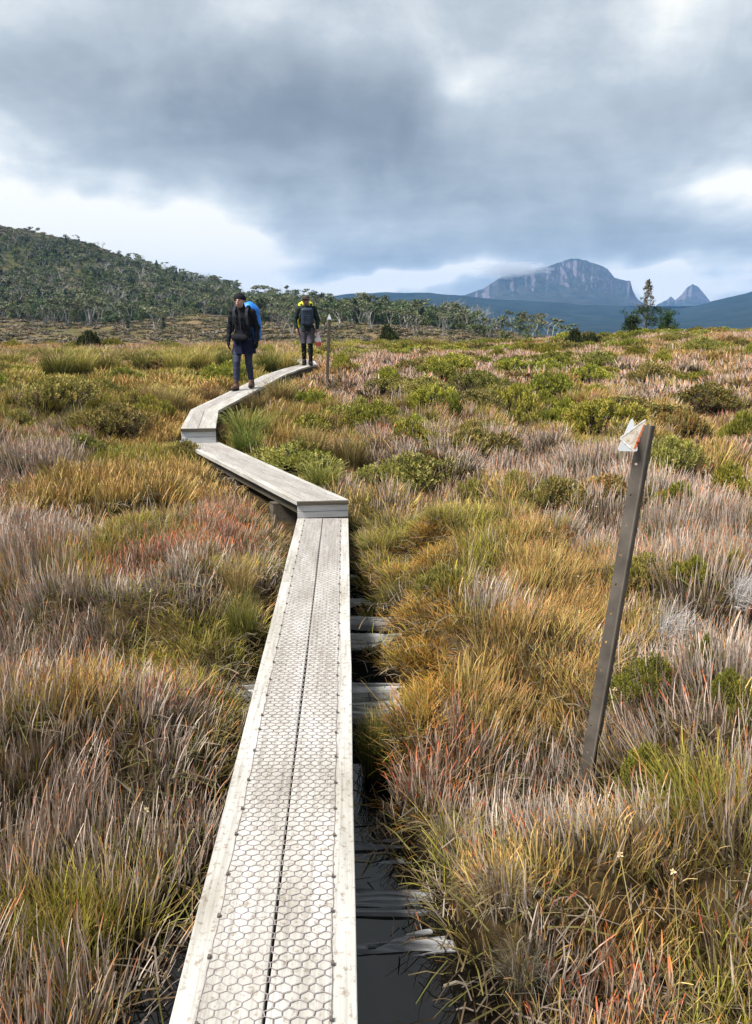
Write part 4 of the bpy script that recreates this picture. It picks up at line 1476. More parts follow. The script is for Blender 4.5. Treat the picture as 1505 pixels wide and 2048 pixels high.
def heath_points(d0, d1, dens, margin=1.6):
    xm = 0.5 * d1 + margin
    n = int(2 * xm * (d1 + 0.5) * dens)
    x = rng.uniform(-xm, xm, n)
    y = rng.uniform(-0.5, d1, n)
    d = np.hypot(x, y)
    ok = (d >= d0) & (d < d1) & in_view(x, y, margin)
    x, y = x[ok], y[ok]
    pd = path_dist(x, y)
    tm, _ = trench(x, y)
    half = np.where(y < 8, 0.29, np.where(y < 19, 0.27, 0.25))
    for x0, x1, yc, dy, top, sk, _l in SLEEPERS:
        if -0.30 < top:
            tm = np.maximum(tm, (np.abs(y - yc + 0.05) < dy * 0.9) & (x < x1 + 0.04) & (x > x0 - 0.02))
    for q in TUSSOCKS:
        tm = np.maximum(tm, np.hypot(x - q[1], y - q[2]) < q[3] * (0.3 if q[0] == 'grey' else 0.7))
    for q in SHRUBS + FILL:
        tm = np.maximum(tm, ((x - q[1]) / (q[3] * 0.85)) ** 2 + ((y - q[2]) / (q[4] * 0.85)) ** 2 < rng.uniform(0.35, 1.1, len(x)))
    ok = (pd > half + rng.uniform(0, 0.05, len(x))) & ((tm < 0.8) | (rng.uniform(size=len(x)) < 0.10))
    return x[ok], y[ok]


def build_heath():
    sets = {k: ([], [], []) for k in TUFT_KINDS}
    names = {
        'grey': ('sedge', 'thin grey upright sedge stems over the whole heath', 'sedge'),
        'tan': ('straw_grass', 'straw coloured tangled grass between the sedges', 'grass'),
        'red': ('rusty_rush', 'grey rushes tipped with rust red flower spikes', 'rushes'),
        'green': ('olive_grass', 'short olive green arching grass through the heath', 'grass'),
        'amber': ('amber_moss', 'low amber and orange moss sedge beside the channel', 'moss'),
    }
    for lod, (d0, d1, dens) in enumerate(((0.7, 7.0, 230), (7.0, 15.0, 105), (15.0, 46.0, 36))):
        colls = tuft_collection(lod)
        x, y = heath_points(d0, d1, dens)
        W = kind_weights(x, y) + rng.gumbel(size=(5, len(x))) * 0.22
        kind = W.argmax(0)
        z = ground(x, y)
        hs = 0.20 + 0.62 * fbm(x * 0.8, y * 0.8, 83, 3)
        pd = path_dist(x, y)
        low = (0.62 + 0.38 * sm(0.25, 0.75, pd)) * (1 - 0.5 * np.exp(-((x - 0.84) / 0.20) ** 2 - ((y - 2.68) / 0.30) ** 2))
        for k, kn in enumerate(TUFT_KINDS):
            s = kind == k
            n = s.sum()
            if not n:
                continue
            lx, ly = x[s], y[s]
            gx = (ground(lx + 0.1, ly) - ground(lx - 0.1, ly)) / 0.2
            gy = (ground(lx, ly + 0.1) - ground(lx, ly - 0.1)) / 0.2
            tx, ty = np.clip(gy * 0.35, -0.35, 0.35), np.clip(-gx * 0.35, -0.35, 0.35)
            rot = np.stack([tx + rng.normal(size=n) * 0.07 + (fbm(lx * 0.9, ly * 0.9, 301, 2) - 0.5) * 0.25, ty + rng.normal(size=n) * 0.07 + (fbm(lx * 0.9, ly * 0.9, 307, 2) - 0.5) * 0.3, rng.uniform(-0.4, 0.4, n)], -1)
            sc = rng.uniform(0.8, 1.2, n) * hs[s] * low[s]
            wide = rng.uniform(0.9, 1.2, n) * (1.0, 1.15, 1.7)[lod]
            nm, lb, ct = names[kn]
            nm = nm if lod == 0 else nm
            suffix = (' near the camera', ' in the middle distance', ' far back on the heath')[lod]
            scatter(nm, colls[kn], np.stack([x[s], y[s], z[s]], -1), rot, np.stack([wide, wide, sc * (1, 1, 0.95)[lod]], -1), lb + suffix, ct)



# ------------------------------------------------------------------ heath shrubs (each one a plant of its own)
def shrub_meshes(name, seed, n_sprig, leaf, cols, flat=0.6, wood=True, dead=False):
    r = np.random.default_rng(seed)
    g = Geo()
    tw = Geo()
    lumps = []
    for k in range(9):
        a, q = r.uniform(0, 6.28), math.sqrt(r.uniform()) * 0.78
        lumps.append((q * math.cos(a), q * math.sin(a), r.uniform(0.24, 0.46), r.uniform(0.45, 1.0) * (1.05 - 0.5 * q)))
    lumps[0] = (0.0, 0.0, 0.5, 0.9)
    area = np.array([l[2] ** 2 for l in lumps])
    for i in range(n_sprig):
        lx, ly, lr, lh = lumps[r.choice(len(lumps), p=area / area.sum())]
        a = r.uniform(0, 2 * np.pi)
        q = math.sqrt(r.uniform()) * 1.02
        x, y = lx + lr * q * math.cos(a), ly + lr * q * math.sin(a)
        hgt = max(0.06, lh * math.sqrt(max(0.0, 1 - (q * 0.97) ** 2)) * r.uniform(0.85, 1.06))
        if any((x - m[0]) ** 2 + (y - m[1]) ** 2 < m[2] ** 2 and m[3] * math.sqrt(1 - ((x - m[0]) ** 2 + (y - m[1]) ** 2) / m[2] ** 2) > hgt * 1.25 + 0.05 for m in lumps):
            if r.uniform() < 0.8:
                continue
        tip = np.array([x, y, hgt * flat])
        ax = np.array([(x - lx) / lr * 0.6 + lx * 0.3, (y - ly) / lr * 0.6 + ly * 0.3, 0.75]) + r.normal(size=3) * 0.18
        ax /= np.linalg.norm(ax)
        ln = r.uniform(0.10, 0.20)
        if not dead:
            shade = r.uniform(0.7, 1.2)
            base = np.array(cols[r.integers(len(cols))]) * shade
            u = np.cross(ax, [0.3, 0.2, 0.9])
            u /= np.linalg.norm(u)
            w = np.cross(ax, u)
            for k in range(11):
                t = k / 10
                th = k * 2.4 + r.uniform(0, 1)
                rad = u * math.cos(th) + w * math.sin(th)
                p0 = tip - ax * ln * (1 - t) 
                d = ax * (0.45 + 0.7 * t) + rad * (0.95 - 0.45 * t)
                d /= np.linalg.norm(d)
                sd = np.cross(d, ax + r.normal(size=3) * 0.2)
                sd /= np.linalg.norm(sd) + 1e-9
                L_ = leaf * r.uniform(0.8, 1.25)
                p1 = p0 + d * L_ * 0.55
                p2 = p0 + d * L_ + ax * L_ * 0.12
                W = L_ * 0.24
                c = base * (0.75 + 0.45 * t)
                g.add([p0, p1 - sd * W, p2, p1 + sd * W], [(0, 1, 2, 3)], c)
        if i % 3 == 0 or dead:
            rt = np.array([x * 0.35, y * 0.35, -0.08])
            mid = (rt + tip) / 2 + r.normal(size=3) * 0.06
            tw.tube([rt, mid, tip - ax * ln * 0.4], [0.014, 0.010, 0.004], 3, np.array((0.30, 0.28, 0.26) if dead else (0.16, 0.125, 0.095)) * r.uniform(0.7, 1.4), cap=False)
            if dead:
                for _ in range(5):
                    e = tip + (np.array([x, y, 0.4]) + r.normal(size=3) * 0.7) * 0.30
                    m2 = (tip + e) / 2 + r.normal(size=3) * 0.05
                    tw.tube([mid + (tip - mid) * r.uniform(0.3, 1), m2, e], [0.008, 0.006, 0.002], 3, np.array((0.46, 0.43, 0.41)) * r.uniform(0.7, 1.25), cap=False)
    return (g.mesh(name + '_foliage', M_LEAF) if not dead else None), tw.mesh(name + '_stems', M_TWIG)


GREENS = [(0.224, 0.224, 0.029), (0.291, 0.278, 0.04), (0.157, 0.174, 0.027), (0.347, 0.314, 0.056)]
OLIVES = [(0.22, 0.205, 0.046), (0.275, 0.244, 0.059), (0.165, 0.159, 0.041), (0.317, 0.259, 0.081)]
BROWNS = [(0.23, 0.149, 0.052), (0.276, 0.167, 0.046), (0.167, 0.138, 0.046), (0.207, 0.184, 0.057)]
SHRUB_ART = {
    'green': [shrub_meshes('bright shrub %d' % i, 100 + i, 800, 0.062, GREENS, 0.62) for i in range(4)],
    'olive': [shrub_meshes('olive shrub %d' % i, 200 + i, 760, 0.060, OLIVES, 0.60) for i in range(4)],
    'brown': [shrub_meshes('brown shrub %d' % i, 300 + i, 700, 0.062, BROWNS, 0.62) for i in range(3)],
    'dark': [shrub_meshes('dark shrub %d' % i, 400 + i, 560, 0.085, [(0.035, 0.050, 0.018), (0.055, 0.065, 0.020), (0.075, 0.085, 0.026)], 0.95) for i in range(2)],
    'dead': [shrub_meshes('dead shrub', 500, 90, 0.1, None, 0.7, dead=True)],
}
SHRUB_ART['fine'] = [shrub_meshes('fine green shrub %d' % i, 600 + i, 950, 0.048, GREENS + [(0.21, 0.205, 0.045)], 0.75) for i in range(2)]


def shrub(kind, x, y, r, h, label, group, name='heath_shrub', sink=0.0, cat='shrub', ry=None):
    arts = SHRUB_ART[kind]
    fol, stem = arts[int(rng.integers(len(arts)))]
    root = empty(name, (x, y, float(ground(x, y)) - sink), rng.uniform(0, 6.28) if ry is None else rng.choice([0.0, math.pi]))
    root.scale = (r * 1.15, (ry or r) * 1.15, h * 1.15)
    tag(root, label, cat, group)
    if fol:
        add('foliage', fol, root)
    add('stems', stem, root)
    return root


for kind, x, y, r, ry, h, label, group in SHRUBS:
    shrub(kind, x, y, r, h, label, group or None, 'dead_shrub' if kind == 'dead' else 'heath_shrub', ry=ry)

# smaller shrubs filling the heath
def fill_shrubs():
    spots = [(s[1], s[2], s[3]) for s in SHRUBS]
    zones = [('green', 135, 9.0, 40, 0.5, 0.26, 0.42), ('olive', 125, 6.5, 42, 0.5, 0.22, 0.36), ('brown', 45, 6, 40, 0.4, 0.20, 0.34)]
    text = {'green': 'bright green', 'olive': 'dull olive', 'brown': 'rusty brown'}
    for kind, n, d0, d1, bias, hmin, hmax in zones:
        made, tries = 0, 0
        while made < n and tries < 6000:
            tries += 1
            y = math.sqrt(rng.uniform(d0 ** 2, d1 ** 2))
            x = rng.uniform(-0.52, 0.52) * y
            if x < 0 and rng.uniform() < (0.35 if y < 20 else 0.75):
                continue
            if path_dist(np.array([x]), np.array([y]))[0] < 0.75:
                continue
            f = float(fbm(x * 0.35, y * 0.35, 91, 3)) if kind != 'brown' else float(fbm(x * 0.4, y * 0.4, 97, 3))
            if f < 0.5 + rng.normal() * 0.08:
                continue
            r = rng.uniform(0.24, 0.70) * (0.8 + y / 50)
            if any(math.hypot(x - a, y - b) < 0.40 * (r + c) for a, b, c in spots):
                continue
            spots.append((x, y, r))
            FILL.append((kind, x, y, r, r * 0.85))
            side = 'left of the boardwalk' if x < np.interp(y, [0, 7, 11, 21, 40], [-0.3, -0.5, -2.5, -1.8, -2.5]) else 'right of the boardwalk'
            if x > 0.30 * y:
                side = 'towards the right edge'
            if x < -0.34 * y:
                side = 'towards the left edge'
            dist = 'near the picket' if y < 11 and x > 0 else 'in the near heath' if y < 11 else 'in the middle heath' if y < 18 else 'far up the heath' if y < 27 else 'close to the crest'
            if y >= 15:
                bear = 752.5 + 1540 * x / y
                side = next(t for lim, t in ((160, 'at the far left'), (330, 'below the left hill'), (600, 'behind the hikers'), (760, 'by the wooden post'), (860, 'below the plateau'),
                                             (960, 'left below the mountain'), (1060, 'below the mountain shoulder'), (1150, 'below the summit'), (1230, 'left of the pine'), (1340, 'below the pine'), (1430, 'right of the pine'), (9e9, 'at the far right')) if bear < lim)
            size = 'tiny' if r < 0.36 else 'small' if r < 0.52 else 'spreading'
            label = '%s %s cushion shrub %s, %s' % (size, text[kind], dist, side)
            shrub(kind, x, y, r, rng.uniform(hmin, hmax) * 1.75 * (0.75 + 0.4 * r), label, '%s %s shrubs %s %s' % (size, kind, dist, side), sink=0.02, ry=r * rng.uniform(0.7, 1.1))
            made += 1


fill_shrubs()
build_heath()

# ------------------------------------------------------------------ buttongrass tussocks
def tussock_mesh(name, seed, cols, n=420, h=(0.45, 0.95), lean=0.75, wid=0.012):
    g = Geo()
    r = np.random.default_rng(seed)
    for c in range(3):
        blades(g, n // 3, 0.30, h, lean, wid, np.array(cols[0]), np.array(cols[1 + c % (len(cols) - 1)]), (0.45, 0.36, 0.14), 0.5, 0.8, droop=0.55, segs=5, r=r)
    return g.mesh(name, M_GRASS)


TUSS = {
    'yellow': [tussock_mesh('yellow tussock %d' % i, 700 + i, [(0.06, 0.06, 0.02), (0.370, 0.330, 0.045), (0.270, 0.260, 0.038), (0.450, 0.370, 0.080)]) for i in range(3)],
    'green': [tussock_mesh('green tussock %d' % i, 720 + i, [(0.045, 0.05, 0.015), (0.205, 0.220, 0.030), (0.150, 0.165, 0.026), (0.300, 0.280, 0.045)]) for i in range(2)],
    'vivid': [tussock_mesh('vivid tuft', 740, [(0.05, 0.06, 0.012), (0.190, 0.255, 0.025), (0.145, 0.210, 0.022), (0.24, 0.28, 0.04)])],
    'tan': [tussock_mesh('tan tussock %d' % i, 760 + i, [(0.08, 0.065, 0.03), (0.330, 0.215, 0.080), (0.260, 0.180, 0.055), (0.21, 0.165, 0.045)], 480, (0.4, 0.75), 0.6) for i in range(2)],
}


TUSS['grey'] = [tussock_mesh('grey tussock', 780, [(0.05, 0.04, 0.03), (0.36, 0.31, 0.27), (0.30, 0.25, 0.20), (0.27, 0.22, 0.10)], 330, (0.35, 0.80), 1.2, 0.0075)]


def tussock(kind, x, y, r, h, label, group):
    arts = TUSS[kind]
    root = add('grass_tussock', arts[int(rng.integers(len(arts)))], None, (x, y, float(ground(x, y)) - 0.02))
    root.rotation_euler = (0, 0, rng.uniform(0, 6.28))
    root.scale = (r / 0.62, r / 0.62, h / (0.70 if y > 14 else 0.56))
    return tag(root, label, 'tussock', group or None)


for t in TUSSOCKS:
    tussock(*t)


# pale seed heads standing above the sedge
def seed_heads():
    coll = bpy.data.collections.new('seed_head_variants')
    r = np.random.default_rng(9)
    for v in range(3):
        g = Geo()
        h = r.uniform(0.45, 0.62)
        b = r.normal(size=2) * 0.08
        g.tube([(0, 0, 0), (b[0] * 0.3, b[1] * 0.3, h * 0.5), (b[0], b[1], h)], [0.0018, 0.0016, 0.0012], 3, (0.42, 0.36, 0.16), cap=False)
        leaf_c = np.array((0.62, 0.50, 0.28))
        for _ in range(14):
            d = r.normal(size=3)
            d /= np.linalg.norm(d)
            e = np.cross(d, r.normal(size=3))
            e /= np.linalg.norm(e)
            c = np.array([b[0], b[1], h])
            g.add([c, c + d * 0.006 + e * 0.004, c + d * 0.012, c + d * 0.006 - e * 0.004], [(0, 1, 2, 3)], leaf_c * r.uniform(0.7, 1.2))
        coll.objects.link(bpy.data.objects.new('seed_head_%d' % v, g.mesh('seed_head_%d' % v, M_SEDGE)))
    x, y = heath_points(1.2, 9.0, 5.0)
    s = (x > 0.5) | (rng.uniform(size=len(x)) < 0.3)
    x, y = x[s], y[s]
    n = len(x)
    rot = np.stack([rng.normal(size=n) * 0.15, rng.normal(size=n) * 0.15, rng.uniform(0, 6.28, n)], -1)
    scatter('seed_heads', coll, np.stack([x, y, ground(x, y)], -1), rot, np.repeat(rng.uniform(0.6, 1.0, n)[:, None], 3, 1), 'thin stalks with pale round seed heads above the sedge', 'seed heads')


seed_heads()


# dead stems and leaf litter lying between the tufts
def litter():
    coll = bpy.data.collections.new('litter_variants')
    r = np.random.default_rng(19)
    for v in range(5):
        g = Geo()
        for _ in range(26):
            a, b = r.uniform(0, 6.28), r.normal() * 0.2
            c = np.array([*(r.normal(size=2) * 0.08), r.uniform(0.0, 0.03)])
            d = np.array([math.cos(a), math.sin(a), b * 0.35])
            sd = np.array([-math.sin(a), math.cos(a), r.normal() * 0.5])
            L_ = r.uniform(0.03, 0.09)
            w = r.uniform(0.0012, 0.0026)
            m = c + [0, 0, 0.012]
            col = np.array([(0.20, 0.145, 0.075), (0.11, 0.075, 0.04), (0.27, 0.22, 0.17), (0.12, 0.11, 0.03)][r.integers(4)]) * r.uniform(0.35, 0.85)
            g.add([c - d * L_ - sd * w, c - d * L_ + sd * w, m + sd * w, m - sd * w, c + d * L_ + sd * w, c + d * L_ - sd * w], [(0, 1, 2, 3), (3, 2, 4, 5)], col)
        coll.objects.link(bpy.data.objects.new('litter_%d' % v, g.mesh('litter_%d' % v, M_SEDGE)))
    n = 5500
    x, y = rng.uniform(-5.5, 5.5, n), rng.uniform(0.8, 9.0, n)
    tm, _ = trench(x, y)
    ok = in_view(x, y, 1.2) & (path_dist(x, y) > 0.24) & ((tm < 0.8) | (rng.uniform(size=n) < 0.25))
    x, y = x[ok], y[ok]
    n = len(x)
    z = np.maximum(ground(x, y), -0.384)
    rot = np.stack([rng.normal(size=n) * 0.06, rng.normal(size=n) * 0.06, rng.uniform(0, 6.28, n)], -1)
    scatter('leaf_litter', coll, np.stack([x, y, z + 0.004], -1), rot, np.repeat(rng.uniform(0.7, 1.4, n)[:, None], 3, 1), 'dead stems and litter lying between the sedge tufts', 'litter')


litter()

# ------------------------------------------------------------------ trees
M_CROWN = mat_plant('tree leaves', 0.02, 0.25, 0.6, 0.08)
M_BARK = mat_plant('tree bark', 0.01, 0.2, 0.8)


def leaf_clump(g, c, rad, n, size, col, r, hollow=0.45, topbright=0.5):
    c, rad = np.asarray(c, float), np.asarray(rad, float)
    d = r.normal(size=(n, 3))
    d /= np.linalg.norm(d, axis=1)[:, None]
    q = d * rad * (hollow + (1 - hollow) * r.uniform(size=(n, 1)) ** 0.6)
    p = c + q
    a = r.normal(size=(n, 3)) + d * 0.3
    a /= np.linalg.norm(a, axis=1)[:, None]
    b = np.cross(a, d + r.normal(size=(n, 3)) * 0.6)
    b /= np.linalg.norm(b, axis=1)[:, None] + 1e-9
    s = size * r.uniform(0.6, 1.3, size=(n, 1))
    V = np.stack([p - a * s, p - b * s * 0.45, p + a * s, p + b * s * 0.45], 1).reshape(-1, 3)
    cc = np.asarray(col) * r.uniform(0.65, 1.35, size=(n, 1))
    g.add(V, [(4 * k, 4 * k + 1, 4 * k + 2, 4 * k + 3) for k in range(n)], np.repeat(cc, 4, 0))


def limb(g, pts, r0, r1, col, k=5):
    pts = np.asarray(pts, float)
    g.tube(pts, np.linspace(r0, r1, len(pts)), k, col, cap=False)


def gum_art(seed, H=5.0, crown=(0.105, 0.115, 0.060), bark=(0.29, 0.28, 0.26), dead=False, lean=0.0):
    r = np.random.default_rng(seed)
    t, c = Geo(), Geo()
    ns = r.integers(2, 5)
    a0 = r.uniform(0, 6.28)
    for s in range(ns):
        a = a0 + s * 6.28 / ns + r.normal() * 0.4
        sp = r.uniform(0.10, 0.30) * H
        top = np.array([math.cos(a) * sp, math.sin(a) * sp, r.uniform(0.55, 0.72) * H])
        p = [np.array([0, 0, -0.3]), np.array([math.cos(a) * sp * 0.2, math.sin(a) * sp * 0.2, 0.22 * H]) + r.normal(size=3) * 0.1, top * 0.62 + r.normal(size=3) * 0.14, top]
        cb = np.array(bark) * r.uniform(0.75, 1.25)
        limb(t, p, 0.022 * H, 0.010 * H, cb)
        for _ in range(r.integers(2, 4)):
            b = a + r.normal() * 0.9
            e = top + np.array([math.cos(b), math.sin(b), 0]) * r.uniform(0.10, 0.26) * H + np.array([0, 0, r.uniform(0.12, 0.28) * H])
            m = (top + e) / 2 + r.normal(size=3) * 0.1
            limb(t, [top - (top - p[2]) * 0.15, m, e], 0.010 * H, 0.003 * H, cb, 4)
            if dead:
                for _ in range(3):
                    e2 = e + r.normal(size=3) * 0.09 * H + np.array([0, 0, 0.06 * H])
                    limb(t, [m, (m + e2) / 2 + r.normal(size=3) * 0.05, e2], 0.005 * H, 0.002 * H, cb * 1.1, 3)
            else:
                leaf_clump(c, e + [0, 0, 0.02 * H], (r.uniform(0.10, 0.17) * H, r.uniform(0.10, 0.17) * H, r.uniform(0.045, 0.075) * H), 46, 0.045 * H, np.array(crown) * r.uniform(0.75, 1.3), r, 0.3)
    return t.mesh('gum_trunk', M_BARK), (None if dead else c.mesh('gum_crown', M_CROWN))


def round_art(seed, H=4.5, crown=(0.060, 0.088, 0.034)):
    r = np.random.default_rng(seed)
    t, c = Geo(), Geo()
    limb(t, [(0, 0, -0.3), (r.normal() * 0.1, r.normal() * 0.1, 0.4 * H), (0, 0, 0.8 * H)], 0.03 * H, 0.01 * H, (0.12, 0.10, 0.08))
    for k in range(9):
        a = r.uniform(0, 6.28)
        z = r.uniform(0.22, 0.84)
        q = r.uniform(0.05, 0.26) * (1.15 - abs(z - 0.4)) * H
        e = np.array([math.cos(a) * q, math.sin(a) * q, z * H])
        limb(t, [(0, 0, z * H * 0.75), e * 0.6 + [0, 0, z * H * 0.35], e], 0.012 * H, 0.004 * H, (0.12, 0.10, 0.08), 3)
        leaf_clump(c, e, np.array([0.17, 0.17, 0.13]) * H * r.uniform(0.8, 1.25), 60, 0.042 * H, np.array(crown) * r.uniform(0.6, 1.6), r, 0.55)
    return t.mesh('round_trunk', M_BARK), c.mesh('round_crown', M_CROWN)


def cone_art(seed, H=4.5, crown=(0.032, 0.056, 0.028), width=0.24, n=22):
    r = np.random.default_rng(seed)
    t, c = Geo(), Geo()
    limb(t, [(0, 0, -0.3), (0.02, 0, 0.5 * H), (0, 0, 0.98 * H)], 0.025 * H, 0.004 * H, (0.13, 0.11, 0.09))
    for k in range(n):
        z = 0.10 + 0.86 * k / (n - 1)
        a = k * 2.4
        w = width * H * (1 - z) ** 0.75 + 0.02 * H
        e = np.array([math.cos(a) * w * 0.5, math.sin(a) * w * 0.5, z * H])
        limb(t, [(0, 0, z * H - 0.03 * H), e], 0.006 * H, 0.003 * H, (0.13, 0.11, 0.09), 3)
        leaf_clump(c, e, np.array([w * 0.6, w * 0.6, 0.065 * H]), 26, 0.036 * H, np.array(crown) * r.uniform(0.65, 1.5), r, 0.4)
    return t.mesh('cone_trunk', M_BARK), c.mesh('cone_crown', M_CROWN)


TREE_ART = {
    'gum': [gum_art(800 + i, crown=((0.135, 0.150, 0.085), (0.110, 0.130, 0.065), (0.165, 0.170, 0.100))[i % 3]) for i in range(6)],
    'dark': [round_art(820 + i) for i in range(5)],
    'olive': [round_art(840 + i, crown=(0.095, 0.110, 0.036)) for i in range(4)],
    'conifer': [cone_art(860 + i) for i in range(4)],
    'dead': [gum_art(880 + i, dead=True, bark=(0.30, 0.29, 0.275)) for i in range(4)],
}


def az_pos(px_, D):
    """a bearing (in image columns of the survey) and a distance to ground coordinates"""
    ta = (px_ - 752.5) / 1540.0 * 0.9725
    y = D / math.sqrt(1 + ta * ta)
    return ta * y, y


TREE_TEXT = {
    'gum': ('snow_gum', 'pale snow gum', 'tree'),
    'dark': ('myrtle_tree', 'round dark tree', 'tree'),
    'olive': ('wattle_tree', 'olive bushy tree', 'tree'),
    'conifer': ('conifer_tree', 'pointed dark conifer', 'conifer'),
    'dead': ('dead_tree', 'bleached dead tree', 'dead tree'),
}


def tree(kind, x, y, h, label, group, w=1.0):
    art = TREE_ART[kind]
    tr, cr = art[int(rng.integers(len(art)))]
    root = empty(TREE_TEXT[kind][0], (x, y, float(ground(x, y))), rng.uniform(0, 6.28))
    s = h / 5.0 if kind in ('gum', 'dead') else h / 4.5
    root.scale = (s * w, s * w, s)
    tag(root, label, TREE_TEXT[kind][2], group)
    add('trunk', tr, root)
    if cr:
        add('crown', cr, root)
    return root


# bearing range, distance range, how many of each kind, height range, where
WOOD = [
    (10, 480, 176, 205, dict(conifer=16, dark=14, gum=16, olive=5), (2.4, 4.2), 'at the foot of the left hill'),
    (120, 480, 205, 255, dict(conifer=16, dark=18, gum=6, dead=4), (2.8, 4.4), 'in the dark band low on the left hill'),
    (60, 480, 255, 330, dict(dead=10, gum=16, dark=20, conifer=16), (2.8, 4.4), 'in the grey wood halfway uphill'),
    (0, 300, 320, 375, dict(dark=14, conifer=8), (1.8, 2.8), 'high on the left hill'),
    (270, 500, 335, 372, dict(gum=9), (3.2, 4.4), 'on the skyline of the left hill'),
    (480, 740, 150, 225, dict(dark=26, olive=8, gum=8), (3.6, 5.2), 'in the dark wood behind the hikers'),
    (490, 640, 225, 262, dict(gum=10, dark=6), (4.4, 6.0), 'rising over the wood behind the hikers'),
    (500, 780, 118, 142, dict(gum=13, olive=4), (2.8, 3.9), 'along the front of the wood behind the hikers'),
    (700, 930, 135, 205, dict(dark=22, olive=10, gum=6), (3.6, 5.2), 'in the wood right of the wooden post'),
    (760, 1010, 112, 135, dict(gum=12, olive=6), (2.6, 3.8), 'before the wood right of the post'),
    (885, 1010, 172, 195, dict(dead=14), (4.8, 6.0), 'in the white row below the far plateau'),
    (1015, 1140, 150, 170, dict(gum=7, olive=2), (4.2, 5.4), 'on the rise below the mountain'),
    (1000, 1240, 92, 108, dict(olive=7, gum=4), (1.8, 2.8), 'just behind the heath crest below the mountain'),
]


def build_wood():
    spots = []
    for p0, p1, d0, d1, kinds, (h0, h1), where in WOOD:
        for kind, n in kinds.items():
            for _ in range(n):
                for _try in range(30):
                    px_, D = rng.uniform(p0, p1), math.sqrt(rng.uniform(d0 ** 2, d1 ** 2))
                    x, y = az_pos(px_, D)
                    if all((x - a) ** 2 + (y - b) ** 2 > 1.6 ** 2 for a, b in spots):
                        break
                spots.append((x, y))
                hh = rng.uniform(h0, h1)
                size = 'short' if hh < h0 + 0.33 * (h1 - h0) else 'tall' if hh > h0 + 0.67 * (h1 - h0) else 'middling'
                t = (px_ - p0) / (p1 - p0)
                part = 'leftmost third' if t < 0.33 else 'middle third' if t < 0.67 else 'rightmost third'
                label = '%s %s %s' % (size, TREE_TEXT[kind][1], where)
                tree(kind, x, y, hh * (0.9 if kind == 'conifer' else 1.0), label, '%s %ss %s' % (size, TREE_TEXT[kind][1], where), rng.uniform(0.9, 1.35))['place'] = part
    # the rest of the wood reads as one mass
    coll = bpy.data.collections.new('wood_variants')
    for k, kind in enumerate(('dark', 'gum', 'conifer', 'gum', 'olive', 'dark', 'dead', 'gum', 'olive')):
        tr, cr = TREE_ART[kind][k % len(TREE_ART[kind])]
        parts = [m for m in (tr, cr) if m]
        V, F, C, n0, mi = [], [], [], 0, []
        for q, m in enumerate(parts):
            co = np.empty(len(m.vertices) * 3, np.float32)
            m.vertices.foreach_get('co', co)
            cl = np.empty(len(m.vertices) * 4, np.float32)
            m.color_attributes['Col'].data.foreach_get('color', cl)
            V.append(co.reshape(-1, 3))
            C.append(cl.reshape(-1, 4)[:, :3])
            F += [tuple(i + n0 for i in p_.vertices) for p_ in m.polygons]
            n0 += len(m.vertices)
        coll.objects.link(bpy.data.objects.new('wood_%d' % k, mesh('wood_%d' % k, np.concatenate(V), F, M_CROWN, np.concatenate(C))))
    P = []
    for p0, p1, d0, d1, n, thr in ((-60, 490, 182, 262, 900, 0.30), (-60, 480, 262, 345, 800, 0.34), (-60, 330, 345, 385, 90, 0.45), (480, 740, 152, 262, 380, 0.25), (700, 940, 138, 212, 300, 0.30), (-60, 500, 140, 180, 60, 0.52)):
        for _ in range(n):
            px_, D = rng.uniform(p0, p1), math.sqrt(rng.uniform(d0 ** 2, d1 ** 2))
            x, y = az_pos(px_, D)
            if float(fbm(x / 22, y / 22, 131, 3)) > thr:
                P.append((x, y, float(ground(x, y))))
    P = np.array(P)
    n = len(P)
    s = rng.uniform(0.32, 0.95, n)[:, None] * np.array([1.3, 1.3, 1.0]) * rng.uniform(0.85, 1.15, (n, 3))
    scatter('wood', coll, P, np.stack([np.zeros(n), np.zeros(n), rng.uniform(0, 6.28, n)], -1), s, 'mixed low wood covering the left hill and its foot', 'wood')
    # low scrub on the brown slope between the heath and the wood
    coll2 = bpy.data.collections.new('scrub_variants')
    r = np.random.default_rng(5)
    for k, col in enumerate(((0.125, 0.110, 0.055), (0.18, 0.135, 0.08), (0.24, 0.21, 0.16), (0.095, 0.092, 0.042), (0.20, 0.16, 0.09))):
        g = Geo()
        for _ in range(4):
            leaf_clump(g, (r.normal() * 0.35, r.normal() * 0.35, 0.22), (0.5, 0.5, 0.3), 40, 0.16, np.array(col) * r.uniform(0.7, 1.3), r)
        coll2.objects.link(bpy.data.objects.new('scrub_%d' % k, g.mesh('scrub_%d' % k, M_CROWN)))
    n = 11000
    D = np.sqrt(rng.uniform(60 ** 2, 235 ** 2, n))
    px_ = rng.uniform(-80, 1250, n)
    ta = (px_ - 752.5) / 1540 * 0.9725
    y = D / np.sqrt(1 + ta * ta)
    x = ta * y
    ok = fbm(x / 8, y / 8, 141, 3) > 0.34 + rng.normal(size=n) * 0.08
    x, y = x[ok], y[ok]
    n = len(x)
    s = rng.uniform(0.3, 0.95, n)[:, None] * np.array([1.5, 1.5, 0.8])
    scatter('scrub', coll2, np.stack([x, y, ground(x, y)], -1), np.stack([np.zeros(n), np.zeros(n), rng.uniform(0, 6.28, n)], -1), s, 'low brown and olive scrub on the slope before the wood', 'scrub')
    n = 2600
    D = np.sqrt(rng.uniform(330 ** 2, 470 ** 2, n))
    px_ = rng.uniform(-80, 420, n)
    ta = (px_ - 752.5) / 1540 * 0.9725
    y = D / np.sqrt(1 + ta * ta)
    x = ta * y
    s = rng.uniform(0.6, 1.5, n)[:, None] * np.array([1.3, 1.3, 0.9])
